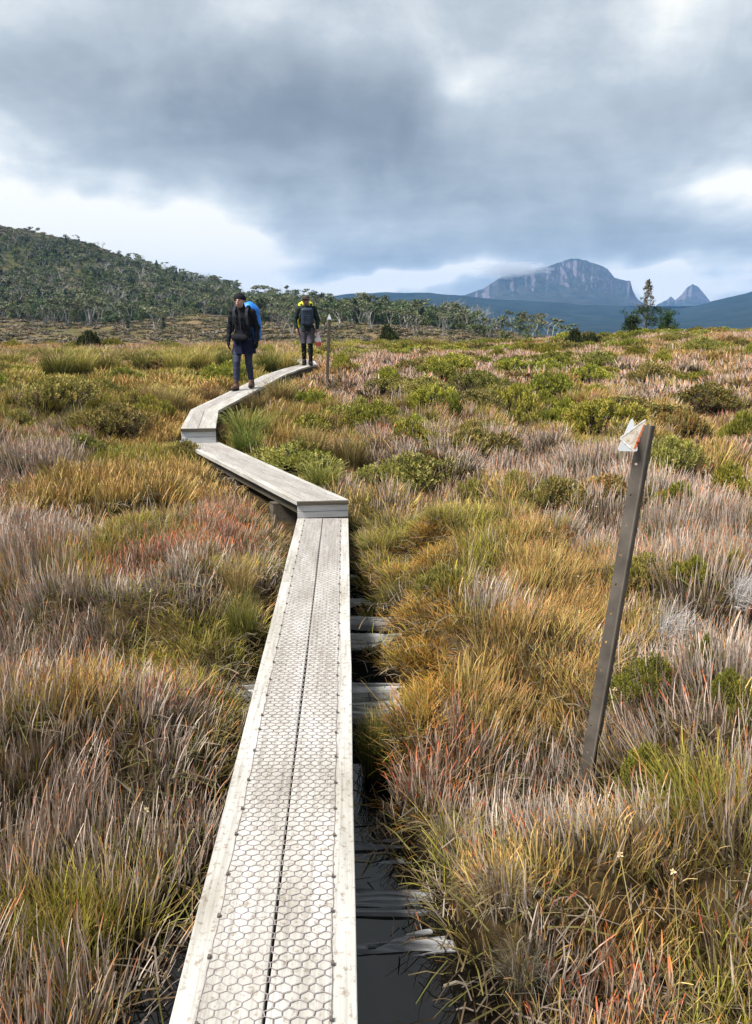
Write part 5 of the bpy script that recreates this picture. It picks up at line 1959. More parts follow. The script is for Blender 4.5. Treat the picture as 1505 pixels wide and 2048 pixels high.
    scatter('hilltop_scrub', coll2, np.stack([x, y, ground(x, y)], -1), np.stack([np.zeros(n), np.zeros(n), rng.uniform(0, 6.28, n)], -1), s, 'olive scrub over the bare top of the left hill', 'scrub')


build_wood()


def pencil_pine():
    D = 37.0
    x, y = az_pos(1291, D)
    z = float(ground(x, y))
    r = np.random.default_rng(77)
    root = empty('pencil_pine', (x, y, z))
    tag(root, 'tall thin-topped pine standing alone on the heath crest below the mountain', 'pine')
    t, c, top = Geo(), Geo(), Geo()
    H = 2.5
    limb(t, [(0, 0, -0.2), (0.03, 0, 0.9), (-0.02, 0, 1.6), (0.02, 0, H)], 0.06, 0.008, (0.20, 0.17, 0.14), 6)
    for k in range(64):
        z = 0.40 + 2.06 * (k / 63)
        a = k * 2.4 + r.normal() * 0.3
        w = np.interp(z, [0.3, 0.7, 1.05, 1.3, 1.9, 2.5], [0.95, 0.98, 0.62, 0.30, 0.20, 0.05]) * r.uniform(0.5, 1.3)
        e = np.array([math.cos(a) * w, math.sin(a) * w, z + w * 0.30])
        limb(t, [(0, 0, z - 0.05), e * [0.5, 0.5, 1] - [0, 0, w * 0.14], e], 0.012, 0.004, (0.20, 0.17, 0.14), 3)
        low = z < 1.2
        g = c if low else top
        col = np.array((0.040, 0.068, 0.018) if low else (0.15, 0.135, 0.075)) * r.uniform(0.6, 1.5)
        leaf_clump(g, e, (0.22, 0.22, 0.16) if low else (0.085, 0.085, 0.08), 60 if low else 24, 0.035, col, r, 0.1)
        leaf_clump(g, e * [0.55, 0.55, 1], (0.15, 0.15, 0.12) if low else (0.06, 0.06, 0.07), 46 if low else 10, 0.035, col * 0.8, r, 0.2)
    add('trunk', t.mesh('pine_trunk', M_BARK), root)
    add('crown', c.mesh('pine_crown', M_CROWN), root)
    add('top_foliage', top.mesh('pine_top', M_CROWN), root)['label'] = 'sparse brownish upper twigs'
    for nm, px_, dd, h, w, lb in (('pine_bush', 1334, 36.5, 1.10, 0.62, 'dark green bush close on the right of the tall pine'),
                                  ('pine_bush', 1264, 36.6, 0.90, 0.55, 'dark green bush close on the left of the tall pine')):
        x, y = az_pos(px_, dd)
        b = empty(nm, (x, y, float(ground(x, y))))
        tag(b, lb, 'bush')
        t, c = Geo(), Geo()
        for k in range(44):
            a, q, zz = r.uniform(0, 6.28), r.uniform(0, w), r.uniform(0.25, 1.0) * h
            q *= 1.1 - 0.7 * zz / h
            e = np.array([math.cos(a) * q, math.sin(a) * q, zz])
            limb(t, [(0, 0, -0.1), e * [0.4, 0.4, 0.55], e], 0.012, 0.004, (0.2, 0.17, 0.13), 3)
            leaf_clump(c, e, (0.14, 0.14, 0.14), 60, 0.035, np.array((0.035, 0.060, 0.018)) * r.uniform(0.6, 1.6), r, 0.2)
        add('trunk', t.mesh('bush_trunk', M_BARK), b)
        add('crown', c.mesh('bush_crown', M_CROWN), b)


pencil_pine()

# ------------------------------------------------------------------ the two hikers
class Sdf:
    """signed distance on a grid: tapered capsules, ellipsoids and rounded boxes, smoothly joined"""
    def __init__(s, lo, hi, h):
        s.lo, s.h = np.array(lo, float), h
        s.n = np.ceil((np.array(hi) - s.lo) / h).astype(int) + 1
        s.g = np.full(tuple(s.n), 0.5, np.float32)

    def _win(s, lo, hi):
        a = np.clip(np.floor((lo - s.lo) / s.h).astype(int), 0, s.n - 1)
        b = np.clip(np.ceil((hi - s.lo) / s.h).astype(int) + 1, 1, s.n)
        ax = [s.lo[i] + np.arange(a[i], b[i]) * s.h for i in range(3)]
        return tuple(slice(a[i], b[i]) for i in range(3)), np.stack(np.meshgrid(*ax, indexing='ij'), -1)

    def _mix(s, sl, d, k, cut=False):
        c = s.g[sl]
        if cut:
            s.g[sl] = np.maximum(c, -d)
        else:
            h = np.clip(0.5 + 0.5 * (c - d) / k, 0, 1)
            s.g[sl] = c * (1 - h) + d * h - k * h * (1 - h)

    def cap(s, a, b, ra, rb, k=0.03, flat=1.0):
        a, b = np.array(a, float), np.array(b, float)
        m = max(ra, rb) + 3 * k + 2 * s.h
        sl, P = s._win(np.minimum(a, b) - m, np.maximum(a, b) + m)
        ab = b - a
        t = np.clip(((P - a) @ ab) / max(ab @ ab, 1e-9), 0, 1)
        q = P - (a + t[..., None] * ab)
        q = q * np.array([1, 1 / flat, 1])
        s._mix(sl, np.linalg.norm(q, axis=-1) - (ra + (rb - ra) * t), k)
        return s

    def chain(s, pts, rad, k=0.02):
        for i in range(len(pts) - 1):
            s.cap(pts[i], pts[i + 1], rad[i], rad[i + 1], k)
        return s

    def ell(s, c, r, k=0.03, cut=False, rx=0.0):
        c, r = np.array(c, float), np.array(r, float)
        m = r.max() + 3 * k + 2 * s.h
        sl, P = s._win(c - m, c + m)
        q = P - c
        if rx:
            cs, sn = math.cos(rx), math.sin(rx)
            q = np.stack([q[..., 0], q[..., 1] * cs + q[..., 2] * sn, -q[..., 1] * sn + q[..., 2] * cs], -1)
        q = q / r
        l = np.linalg.norm(q, axis=-1)
        s._mix(sl, (l - 1) * r.min() * np.where(l < 1, 1, 1.0), k, cut)
        return s

    def box(s, c, hf, r, k=0.02, rx=0.0):
        c, hf = np.array(c, float), np.array(hf, float)
        m = np.linalg.norm(hf) + r + 3 * k
        sl, P = s._win(c - m, c + m)
        q = P - c
        if rx:
            cs, sn = math.cos(rx), math.sin(rx)
            q = np.stack([q[..., 0], q[..., 1] * cs + q[..., 2] * sn, -q[..., 1] * sn + q[..., 2] * cs], -1)
        q = np.abs(q) - hf + r
        d = np.linalg.norm(np.maximum(q, 0), axis=-1) + np.minimum(q.max(-1), 0) - r
        s._mix(sl, d, k)
        return s

    def cut(s, f):
        """keep only where f(P) < 0"""
        ax = [s.lo[i] + np.arange(s.n[i]) * s.h for i in range(3)]
        P = np.stack(np.meshgrid(*ax, indexing='ij'), -1)
        s.g = np.maximum(s.g, f(P).astype(np.float32))
        return s

    def folds(s, amp, seed=0, f=(22, 22, 34)):
        r = np.random.default_rng(seed)
        ax = [s.lo[i] + np.arange(s.n[i]) * s.h for i in range(3)]
        X, Y, Z = np.meshgrid(*ax, indexing='ij')
        d = 0
        for _ in range(5):
            w = r.normal(size=3) * np.array(f)
            d = d + np.sin(X * w[0] + Y * w[1] + Z * w[2] + r.uniform(0, 6.28)) / 5
        s.g = s.g + (d * amp * 1.6).astype(np.float32)
        return s

    def surface(s):
        g = s.g
        for i in range(3):           # closed at the border
            g[tuple(slice(None) if j != i else 0 for j in range(3))] = 0.5
            g[tuple(slice(None) if j != i else -1 for j in range(3))] = 0.5
        ins = g < 0
        nx, ny, nz = g.shape
        cells = np.zeros((nx - 1, ny - 1, nz - 1), np.int8)
        acc = np.zeros((nx - 1, ny - 1, nz - 1, 3), np.float32)
        cnt = np.zeros((nx - 1, ny - 1, nz - 1), np.float32)
        off = [(i, j, k) for i in (0, 1) for j in (0, 1) for k in (0, 1)]
        S = lambda A, o: A[o[0]:nx - 1 + o[0], o[1]:ny - 1 + o[1], o[2]:nz - 1 + o[2]]
        for a in off:
            for d in range(3):
                if a[d]:
                    continue
                b = tuple(a[i] + (i == d) for i in range(3))
                ga, gb = S(g, a), S(g, b)
                cr = (ga < 0) != (gb < 0)
                t = np.where(cr, ga / np.where(cr, ga - gb, 1), 0)
                for i in range(3):
                    acc[..., i] += np.where(cr, a[i] + (t if i == d else 0), 0)
                cnt += cr
        act = cnt > 0
        idx = np.full(act.shape, -1, np.int64)
        idx[act] = np.arange(act.sum())
        ijk = np.argwhere(act)
        V = s.lo + (ijk + acc[act] / cnt[act][:, None]) * s.h
        F = []
        for d in range(3):
            b = [0, 0, 0]
            b[d] = 1
            A = ins[:nx - b[0], :ny - b[1], :nz - b[2]]
            B = ins[b[0]:, b[1]:, b[2]:]
            e = np.argwhere(A != B)
            o1, o2 = [i for i in range(3) if i != d]
            e = e[(e[:, o1] > 0) & (e[:, o2] > 0) & (e[:, o1] < g.shape[o1] - 1) & (e[:, o2] < g.shape[o2] - 1)]
            fl = A[tuple(e.T)]
            q = []
            for du, dv in ((0, 0), (1, 0), (1, 1), (0, 1)):
                c = e.copy()
                c[:, o1] -= du
                c[:, o2] -= dv
                q.append(idx[tuple(c.T)])
            q = np.stack(q, 1)
            if d == 1:
                fl = ~fl
            q[~fl] = q[~fl][:, ::-1]
            F.append(q)
        F = np.concatenate(F)
        F = F[(F >= 0).all(1)]
        return V, F


def mat_cloth(name, col, rough=0.85, spec=0.15, var=0.25, scale=40):
    return mat_plain(name, col, rough, spec, var, scale, 0.15)


def mat_col(name, rough=0.6, spec=0.3):
    m, nt, b = new_mat(name, rough, spec)
    a = node(nt, 'ShaderNodeAttribute', attribute_name='Col')
    nt.links.new(a.outputs['Color'], b.inputs['Base Color'])
    return m


M_SKIN = mat_col('skin', 0.55, 0.3)
M_BLACK = mat_cloth('black fleece', (0.012, 0.012, 0.016))
M_NAVY = mat_cloth('navy cloth', (0.010, 0.012, 0.032))
M_LEG = mat_cloth('blue grey leggings', (0.040, 0.048, 0.082))
M_BOOT = mat_cloth('brown boot leather', (0.115, 0.060, 0.040), 0.7, 0.25)
M_SOLE = mat_cloth('dark sole', (0.02, 0.02, 0.02))
M_BLUE = mat_cloth('bright blue nylon', (0.015, 0.20, 0.72), 0.5, 0.35, 0.12, 8)
M_STRAP = mat_cloth('grey strap', (0.030, 0.033, 0.040))
M_GREEN = mat_cloth('dark green jacket', (0.020, 0.030, 0.030))
M_GREY = mat_cloth('grey shorts', (0.085, 0.075, 0.092))
M_PITCH = mat_cloth('black leggings', (0.010, 0.010, 0.014))
M_SLATE = mat_cloth('slate blue nylon', (0.018, 0.030, 0.050), 0.55, 0.3)
M_YELLOW = mat_cloth('yellow nylon', (0.62, 0.62, 0.02), 0.5, 0.35, 0.12, 8)
M_HAT = mat_cloth('brown felt', (0.070, 0.052, 0.040))
M_BAG = mat_col('thin plastic', 0.35, 0.5)


def surf(name, s, mat, parent, col=None, smooth=True):
    V, F = s.surface()
    c = None
    if callable(col):
        c = col(V)
    elif col is not None:
        c = np.tile(np.array(col, float), (len(V), 1))
    return add(name, mesh(name, V, F, mat, c, smooth=smooth), parent)


def hand(s, wrist, dirv, palm_n, curl, side, grow=0.0):
    """palm, four bent fingers of different length and a thumb off the side of the palm"""
    w, d, n = np.array(wrist, float), np.array(dirv, float), np.array(palm_n, float)
    d /= np.linalg.norm(d)
    n -= d * n.dot(d)
    n /= np.linalg.norm(n)
    e = np.cross(d, n) * side
    s.cap(w, w + d * 0.05, 0.026 + grow, 0.030 + grow, 0.01)
    for i in (-1, 0, 1):
        s.cap(w + d * 0.03 + e * 0.022 * i, w + d * 0.085 + e * 0.024 * i, 0.016 + grow, 0.014 + grow, 0.012)
    for i, ln in enumerate((0.068, 0.080, 0.075, 0.058)):
        o = e * (0.033 - 0.022 * i)
        a = w + d * 0.088 + o
        m = a + (d * math.cos(curl * 0.5) + n * math.sin(curl * 0.5)) * ln * 0.5
        t = m + (d * math.cos(curl * 1.3) + n * math.sin(curl * 1.3)) * ln * 0.55
        s.cap(a, m, 0.0100 + grow, 0.0092 + grow, 0.004)
        s.cap(m, t, 0.0092 + grow, 0.0080 + grow, 0.004)
    a = w + d * 0.030 + e * 0.032
    m = a + (d * 0.75 + e * 0.65 + n * 0.25) * 0.038
    s.cap(a, m, 0.013 + grow, 0.011 + grow, 0.008)
    s.cap(m, m + (d * 0.95 + n * 0.35) * 0.034, 0.011 + grow, 0.009 + grow, 0.004)


class Pose:
    pass


def body_sdf(p, h=0.009):
    s = Sdf((-0.50, -0.40, -0.02), (0.50, 0.36, 1.92), h)
    s.ell(p.pelvis, (0.165, 0.115, 0.13), 0.05)
    s.cap(p.pelvis, p.chest, 0.125, 0.130, 0.06)
    s.ell(np.array(p.chest) + [0, 0, 0.03], (0.175, 0.115, 0.17), 0.06)
    s.cap(p.neck, np.array(p.head) - [0, -0.01, 0.06], 0.056, 0.054, 0.03)
    for i in (0, 1):
        s.cap(np.array(p.neck) - [0, 0, 0.03], p.sh[i], 0.055, 0.058, 0.04)
        s.chain([p.sh[i], p.el[i], p.wr[i]], [0.056, 0.042, 0.027], 0.025)
        s.chain([p.hip[i], p.kn[i]], [0.088, 0.060], 0.03)
        calf = (np.array(p.kn[i]) * 0.68 + np.array(p.an[i]) * 0.32) + [0, 0.012, 0]
        s.chain([p.kn[i], calf, p.an[i]], [0.056, 0.056, 0.038], 0.02)
        f = np.array(p.an[i])
        s.cap(f - [0, -0.02, 0.04], f + np.array([p.toe[i], -0.15, -0.05]), 0.036, 0.030, 0.02)
        hand(s, p.wr[i], p.hd[i], p.pn[i], p.curl[i], p.side[i])
    # head with jaw, brow, nose, ears
    c = np.array(p.head)
    s.ell(c + [0, 0.012, 0.025], (0.076, 0.092, 0.100), 0.02)
    s.ell(c + [p.look * 0.02, -0.018, -0.055], (0.058, 0.068, 0.068), 0.03)
    f = p.look
    s.cap(c + [f * 0.045, -0.082, 0.020], c + [f * 0.055, -0.103, -0.018], 0.010, 0.015, 0.012)
    s.cap(c + [-0.035 + f * 0.04, -0.076, 0.030], c + [0.035 + f * 0.04, -0.076, 0.030], 0.010, 0.010, 0.015)
    s.cap(c + [-0.02 + f * 0.05, -0.083, -0.052], c + [0.02 + f * 0.05, -0.083, -0.052], 0.007, 0.007, 0.008)
    for sx in (-1, 1):
        s.ell(c + [sx * 0.080, 0.012, -0.002], (0.012, 0.022, 0.032), 0.006)
    return s


def skin_colour(p, tone, beard):
    c = np.array(p.head)

    def f(V):
        col = np.tile(np.array(tone), (len(V), 1))
        q = V - c
        front = q[:, 1] < -0.03
        b = front & (q[:, 2] < -0.030) & (np.abs(q[:, 0] - p.look * 0.04) < 0.062) & (V[:, 2] > c[2] - 0.14)
        col[b] = np.array(tone) * (1 - beard) + np.array((0.16, 0.11, 0.09)) * beard
        for sx in (-1, 1):
            e = np.hypot(q[:, 0] - p.look * 0.045 - sx * 0.030, (q[:, 2] - 0.008) * 1.5) < 0.013
            col[e & front] = (0.035, 0.025, 0.02)
            br = (np.abs(q[:, 0] - p.look * 0.045 - sx * 0.031) < 0.02) & (np.abs(q[:, 2] - 0.034) < 0.007)
            col[br & front] = (0.09, 0.055, 0.035)
        m = (np.abs(q[:, 0] - p.look * 0.05) < 0.024) & (np.abs(q[:, 2] + 0.052) < 0.007)
        col[m & front] = (0.36, 0.10, 0.09)
        return col
    return f


def jacket_sdf(p, hem, grow, h=0.010, seed=1):
    s = Sdf((-0.50, -0.34, 0.55), (0.50, 0.34, 1.70), h)
    s.ell(p.pelvis, (0.185 + grow * .5, 0.140 + grow * .5, 0.20), 0.05)
    s.cap(np.array(p.pelvis) - [0, 0, 0.10], p.chest, 0.145 + grow, 0.150 + grow, 0.06)
    s.ell(np.array(p.chest) + [0, 0, 0.03], (0.195 + grow, 0.135 + grow, 0.185), 0.06)
    s.cap(p.neck, np.array(p.neck) + [0, -0.015, 0.045], 0.072, 0.068, 0.03)
    for i in (0, 1):
        s.cap(np.array(p.neck) - [0, 0, 0.03], p.sh[i], 0.068, 0.074 + grow, 0.04)
        s.chain([p.sh[i], p.el[i], p.wr[i]], [0.075 + grow, 0.060 + grow * .5, 0.042], 0.03)
    s.folds(0.007, seed)
    s.cut(lambda P: hem - P[..., 2] - 10 * np.maximum(0, np.abs(P[..., 0]) - 0.215))
    # the sleeves stop at the wrists
    for i in (0, 1):
        w, d = np.array(p.wr[i]), np.array(p.hd[i], float)
        d /= np.linalg.norm(d)
        s.cut(lambda P: np.minimum((P - w) @ d - 0.012, 0.10 - np.linalg.norm(P - (w + d * 0.03), axis=-1)) * 1.0)
    return s


def boots(p, mat, parent, tall):
    for i in (0, 1):
        f = np.array(p.an[i])
        zg = f[2] - 0.098
        s = Sdf(f - [0.12, 0.30, 0.14], f + [0.12, 0.16, 0.20], 0.008)
        s.cap(f + [0, 0.02, -0.045], f + np.array([p.toe[i], -0.155, -0.055]), 0.052, 0.042, 0.02)
        s.cap(f + [0, 0.012, -0.04], f + [0, 0.008, tall], 0.055, 0.054, 0.025)
        s.folds(0.004, 5 + i)
        s.cut(lambda P: zg + 0.018 - P[..., 2])
        s.cut(lambda P: P[..., 2] - (f[2] + tall))
        b = surf('boot', s, mat, parent)
        s = Sdf(f - [0.12, 0.30, 0.14], f + [0.12, 0.16, 0.06], 0.008)
        s.cap(f + [0, 0.02, -0.07], f + np.array([p.toe[i], -0.160, -0.07]), 0.056, 0.046, 0.02)
        s.cut(lambda P: np.maximum(zg - P[..., 2], P[..., 2] - zg - 0.026))
        surf('sole', s, M_SOLE, b)


def legs_sdf(p, r0, r1, r2, top, bottom, seed):
    s = Sdf((-0.32, -0.36, 0.0), (0.32, 0.36, 1.05), 0.009)
    for i in (0, 1):
        calf = (np.array(p.kn[i]) * 0.66 + np.array(p.an[i]) * 0.34) + [0, 0.014, 0]
        s.chain([p.hip[i], p.kn[i]], [r0, r1], 0.015)
        s.chain([p.kn[i], calf, p.an[i]], [r1, r1 + 0.002, r2], 0.015)
    s.folds(0.004, seed, (30, 30, 50))
    s.cut(lambda P: np.maximum(bottom - P[..., 2], P[..., 2] - top))
    return s


def straps(p, parent, y_front, mat):
    for sx in (-1, 1):
        g = Geo()
        pts = [(sx * 0.125, 0.10, 1.50), (sx * 0.125, -0.01, 1.565), (sx * 0.122, y_front + 0.02, 1.47), (sx * 0.118, y_front - 0.015, 1.36), (sx * 0.135, y_front + 0.01, 1.20), (sx * 0.185, -0.06, 1.08)]
        pts = np.array(pts)
        T = np.linspace(0, len(pts) - 1, 20)
        q = np.stack([np.interp(T, np.arange(len(pts)), pts[:, k]) for k in range(3)], -1)
        V, F = [], []
        for v in q:
            V += [v + [-0.026, 0, 0], v + [0.026, 0, 0], v + [0.026, -0.012, 0.004], v + [-0.026, -0.012, 0.004]]
        for k in range(len(q) - 1):
            F += [(4 * k + i, 4 * k + (i + 1) % 4, 4 * k + 4 + (i + 1) % 4, 4 * k + 4 + i) for i in range(4)]
        g.add(V, F)
        add('shoulder_strap', g.mesh('shoulder_strap', mat), parent)


def hiker_one():
    p = Pose()
    p.pelvis, p.chest, p.neck, p.head = (0, 0, 0.95), (0, -0.015, 1.27), (0, -0.035, 1.49), (-0.02, -0.085, 1.635)
    p.sh = [(-0.185, -0.01, 1.435), (0.185, -0.01, 1.435)]
    p.el = [(-0.262, 0.03, 1.155), (0.255, 0.05, 1.16)]
    p.wr = [(-0.280, -0.045, 0.915), (0.262, -0.01, 0.92)]
    p.hd = [(-0.04, -0.12, -1), (-0.02, -0.15, -1)]
    p.pn = [(1, 0.2, 0), (-1, 0.2, 0)]
    p.side = [1, -1]
    p.curl = [0.55, 0.6]
    p.hip = [(-0.092, 0, 0.92), (0.092, 0, 0.92)]
    p.kn = [(-0.105, -0.165, 0.520), (0.085, 0.0, 0.505)]
    p.an = [(-0.125, -0.185, 0.098), (0.070, 0.20, 0.125)]
    p.toe = [-0.025, 0.02]
    p.look = -0.35
    x, y = -2.52, 15.0
    z = 0.540 + 0.0015
    root = empty('person', (x, y, z), math.radians(-6))
    tag(root, 'hiker in black beanie, black jacket and blue-grey leggings walking along the ramp', 'person')
    surf('body', body_sdf(p), M_SKIN, root, skin_colour(p, (0.50, 0.30, 0.235), 0.35))
    s = jacket_sdf(p, 0.80, -0.008, seed=3)
    j = surf('jacket', s, M_BLACK, root)
    g = Geo()
    g.box((-0.006, -0.178, 1.10), (0.006, -0.165, 1.44))
    add('zip', g.mesh('zip', M_STRAP), j)
    # over-skirt of a rain shell hanging to above the knees
    s = Sdf((-0.34, -0.34, 0.50), (0.34, 0.34, 1.02), 0.009)
    s.cap((-0.03, -0.01, 0.93), (-0.05, -0.05, 0.62), 0.145, 0.155, 0.03)
    s.cap((0.06, 0.0, 0.93), (0.08, 0.0, 0.60), 0.150, 0.160, 0.03)
    s.folds(0.012, 8, (26, 26, 6))
    s.cut(lambda P: np.maximum(0.665 - P[..., 2] + 0.05 * P[..., 0], P[..., 2] - 0.96))
    surf('rain_shorts', s, M_NAVY, root)
    surf('leggings', legs_sdf(p, 0.092, 0.066, 0.046, 0.90, 0.17, 4), M_LEG, root)
    boots(p, M_BOOT, root, 0.095)
    s = Sdf((-0.20, -0.26, 1.56), (0.18, 0.14, 1.90), 0.007)
    c = np.array(p.head)
    s.ell(c + [0, 0.020, 0.050], (0.088, 0.103, 0.108), 0.02)
    s.cap(c + [-0.02, 0.01, 0.05], c + [0.02, 0.03, 0.05], 0.095, 0.093, 0.02)
    s.folds(0.002, 9, (10, 10, 160))
    s.cut(lambda P: c[2] + 0.036 + 0.25 * (P[..., 1] - c[1] + 0.09) * -0.8 - P[..., 2])
    surf('beanie', s, M_BLACK, root)
    for i in (0, 1):
        w = np.array(p.wr[i])
        s = Sdf(w - [0.11, 0.12, 0.26], w + [0.11, 0.12, 0.06], 0.006)
        hand(s, p.wr[i], p.hd[i], p.pn[i], p.curl[i], p.side[i], 0.004)
        surf('glove', s, M_BLACK, root)
    # hip belt pouch
    s = Sdf((-0.26, -0.30, 0.84), (0.26, 0.0, 1.10), 0.008)
    s.ell((-0.02, -0.185, 0.965), (0.150, 0.060, 0.075), 0.02)
    s.ell((0.06, -0.20, 0.955), (0.070, 0.055, 0.060), 0.02)
    s.folds(0.006, 12)
    surf('waist_pouch', s, M_PITCH, root)
    # pack with a blue rain cover
    pk = empty('backpack', (x, y, z), math.radians(-6))
    tag(pk, 'large backpack under a bright blue rain cover on the beanie hiker', 'backpack')
    s = Sdf((-0.38, 0.02, 0.80), (0.46, 0.62, 1.86), 0.012)
    s.box((0.07, 0.285, 1.23), (0.190, 0.140, 0.34), 0.12, 0.03)
    s.ell((0.06, 0.25, 1.50), (0.145, 0.13, 0.14), 0.05)
    s.ell((0.12, 0.30, 1.16), (0.160, 0.15, 0.23), 0.05)
    s.folds(0.010, 21, (16, 16, 14))
    surf('rain_cover', s, M_BLUE, pk)
    straps(p, pk, -0.165, M_STRAP)


def hiker_two():
    p = Pose()
    p.pelvis, p.chest, p.neck, p.head = (0, 0, 0.93), (0, -0.005, 1.25), (0, -0.02, 1.465), (-0.005, -0.05, 1.610)
    p.sh = [(-0.190, 0.0, 1.415), (0.190, 0.0, 1.415)]
    p.el = [(-0.300, 0.03, 1.155), (0.285, 0.03, 1.150)]
    p.wr = [(-0.262, -0.055, 0.935), (0.272, -0.06, 0.930)]
    p.hd = [(0.06, -0.25, -1), (-0.02, -0.15, -1)]
    p.pn = [(1, 0.1, 0), (-1, -0.3, 0)]
    p.side = [1, -1]
    p.curl = [0.5, 1.5]
    p.hip = [(-0.090, 0, 0.90), (0.090, 0, 0.90)]
    p.kn = [(-0.085, -0.02, 0.500), (0.090, -0.09, 0.505)]
    p.an = [(-0.080, 0.09, 0.100), (0.085, -0.09, 0.098)]
    p.toe = [-0.02, 0.02]
    p.look = 0.0
    x, y = -1.80, 20.55
    z = 0.738
    root = empty('person', (x, y, z), math.radians(5))
    tag(root, 'hiker in brown brimmed hat, grey shorts and black leggings at the far bend', 'person')
    surf('body', body_sdf(p, 0.010), M_SKIN, root, skin_colour(p, (0.40, 0.225, 0.165), 0.75))
    surf('jacket', jacket_sdf(p, 0.86, 0.008, seed=13), M_GREEN, root)
    surf('leggings', legs_sdf(p, 0.086, 0.064, 0.045, 0.86, 0.15, 14), M_PITCH, root)
    s = Sdf((-0.32, -0.30, 0.48), (0.32, 0.30, 1.02), 0.009)
    for i in (0, 1):
        s.chain([p.hip[i], p.kn[i]], [0.125, 0.096], 0.012)
    s.ell((0, 0, 0.93), (0.175, 0.135, 0.10), 0.03)
    s.folds(0.008, 15, (30, 30, 14))
    s.cut(lambda P: np.maximum(0.560 - P[..., 2], P[..., 2] - 0.95))
    surf('shorts', s, M_GREY, root)
    boots(p, M_PITCH, root, 0.05)
    c = np.array(p.head)
    s = Sdf(c + [-0.24, -0.26, -0.05], c + [0.24, 0.28, 0.22], 0.007)
    s.ell(c + [0, 0.012, 0.075], (0.092, 0.108, 0.088), 0.02)
    s.ell(c + [0, 0.012, 0.060], (0.172, 0.180, 0.014), 0.012)
    s.cut(lambda P: c[2] + 0.035 + 1.3 * (P[..., 0] - c[0]) ** 2 - P[..., 2])
    h = surf('hat', s, M_HAT, root)
    g = Geo()
    th = np.linspace(0, 2 * np.pi, 25)
    for z0, z1 in ((0.072, 0.092),):
        V = [c + [0.0955 * math.cos(t), 0.012 + 0.1115 * math.sin(t), zz] for t in th[:-1] for zz in (z0, z1)]
        g.add(V, [(2 * i, 2 * ((i + 1) % 24), 2 * ((i + 1) % 24) + 1, 2 * i + 1) for i in range(24)])
    add('hat_band', g.mesh('hat_band', M_PITCH), h)
    # yellow covered pack
    pk = empty('backpack', (x, y, z), math.radians(5))
    tag(pk, 'backpack under a bright yellow cover on the hatted hiker', 'backpack')
    s = Sdf((-0.40, 0.02, 0.78), (0.40, 0.60, 1.84), 0.012)
    s.box((-0.02, 0.29, 1.24), (0.185, 0.145, 0.35), 0.10, 0.03)
    s.ell((-0.015, 0.26, 1.55), (0.185, 0.13, 0.095), 0.04)
    s.ell((-0.19, 0.20, 1.18), (0.060, 0.09, 0.16), 0.03)
    s.folds(0.009, 31, (16, 16, 14))
    surf('rain_cover', s, M_YELLOW, pk)
    straps(p, pk, -0.150, M_STRAP)
    # small pack worn on the chest
    fp = empty('chest_pack', (x, y, z), math.radians(5))
    tag(fp, 'slate blue daypack worn on the chest of the hatted hiker', 'daypack')
    s = Sdf((-0.26, -0.42, 0.94), (0.26, -0.04, 1.56), 0.009)
    s.box((0.015, -0.235, 1.22), (0.155, 0.085, 0.215), 0.06, 0.03)
    s.ell((0.015, -0.235, 1.39), (0.135, 0.085, 0.07), 0.03)
    s.folds(0.006, 41)
    b = surf('bag', s, M_SLATE, fp)
    s = Sdf((-0.20, -0.42, 0.98), (0.24, -0.20, 1.36), 0.008)
    s.box((0.015, -0.318, 1.14), (0.115, 0.030, 0.115), 0.028, 0.02)
    s.folds(0.004, 42)
    surf('front_pocket', s, M_SLATE, b)
    g = Geo()
    g.box((-0.10, -0.3535, 1.238), (0.13, -0.3435, 1.246))
    add('zip', g.mesh('zip', M_PITCH), b)
    s = Sdf((-0.26, -0.24, 0.86), (0.26, 0.20, 1.04), 0.009)
    s.ell((0, 0, 0.945), (0.205, 0.165, 0.040), 0.02)
    surf('hip_belt', s, M_STRAP, pk)
    # thin plastic bag hanging from the hand
    hx, hy, hz = p.wr[1][0] - 0.002, p.wr[1][1] - 0.03, p.wr[1][2] - 0.10
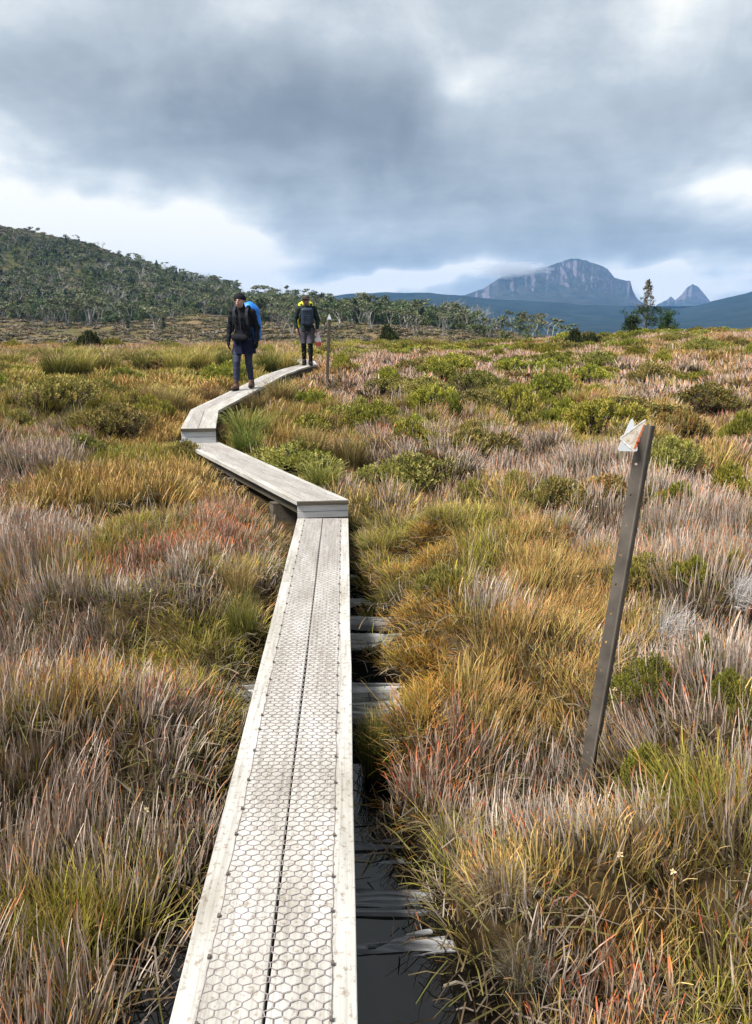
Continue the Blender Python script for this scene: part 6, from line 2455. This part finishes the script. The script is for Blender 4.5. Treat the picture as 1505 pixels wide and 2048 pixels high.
    bag = empty('plastic_bag', (x, y, z), math.radians(5))
    tag(bag, 'pink and white plastic bag hanging from the hatted hiker\'s hand', 'bag')

    def colour(V):
        c = np.tile(np.array((0.74, 0.62, 0.62)), (len(V), 1))
        n = vnoise(V[:, 0] * 22 + 3, V[:, 2] * 22, 5)
        c[n > 0.52] = (0.72, 0.40, 0.38)
        c[(V[:, 2] < hz - 0.24) & (V[:, 2] > hz - 0.335) & (V[:, 1] < hy)] = (0.66, 0.10, 0.08)
        c[(V[:, 2] < hz - 0.13) & (V[:, 2] > hz - 0.22) & (V[:, 1] < hy)] = (0.80, 0.74, 0.72)
        return c
    s = Sdf((hx - 0.17, hy - 0.14, hz - 0.42), (hx + 0.19, hy + 0.14, hz + 0.06), 0.007)
    s.cap((hx, hy, hz), (hx + 0.015, hy, hz - 0.12), 0.022, 0.040, 0.02)
    s.cap((hx + 0.02, hy, hz - 0.02), (hx + 0.085, hy, hz + 0.035), 0.016, 0.020, 0.015)
    s.ell((hx + 0.028, hy, hz - 0.235), (0.082, 0.055, 0.135), 0.03)
    s.folds(0.008, 51, (45, 45, 30))
    surf('bag_body', s, M_BAG, bag, colour)


hiker_one()
hiker_two()


# ------------------------------------------------------------------ labels: tell look-alikes apart by their order across the view
def order_labels():
    words = 'first second third fourth fifth sixth seventh eighth ninth tenth eleventh twelfth'.split()
    for rnd in (0, 1):
        same = {}
        for o in scene.objects:
            if o.parent is None and 'label' in o and 'category' in o and o.get('kind') is None:
                same.setdefault(o['label'], []).append(o)
        for label, obs in same.items():
            if len(obs) < 2:
                continue
            if rnd == 0 and len(obs) > 12:
                for o in obs:
                    if 'place' in o and len((label + ' ' + o['place']).split()) <= 16:
                        o['label'] = '%s, %s' % (label, o['place'])
            elif len(obs) <= 12 and len(label.split()) <= 13:
                obs.sort(key=lambda o: o.location.x / o.location.y)
                for w, o in zip(words, obs):
                    o['label'] = '%s, %s from left' % (label, w)
    for o in scene.objects:
        if 'place' in o:
            del o['place']


order_labels()
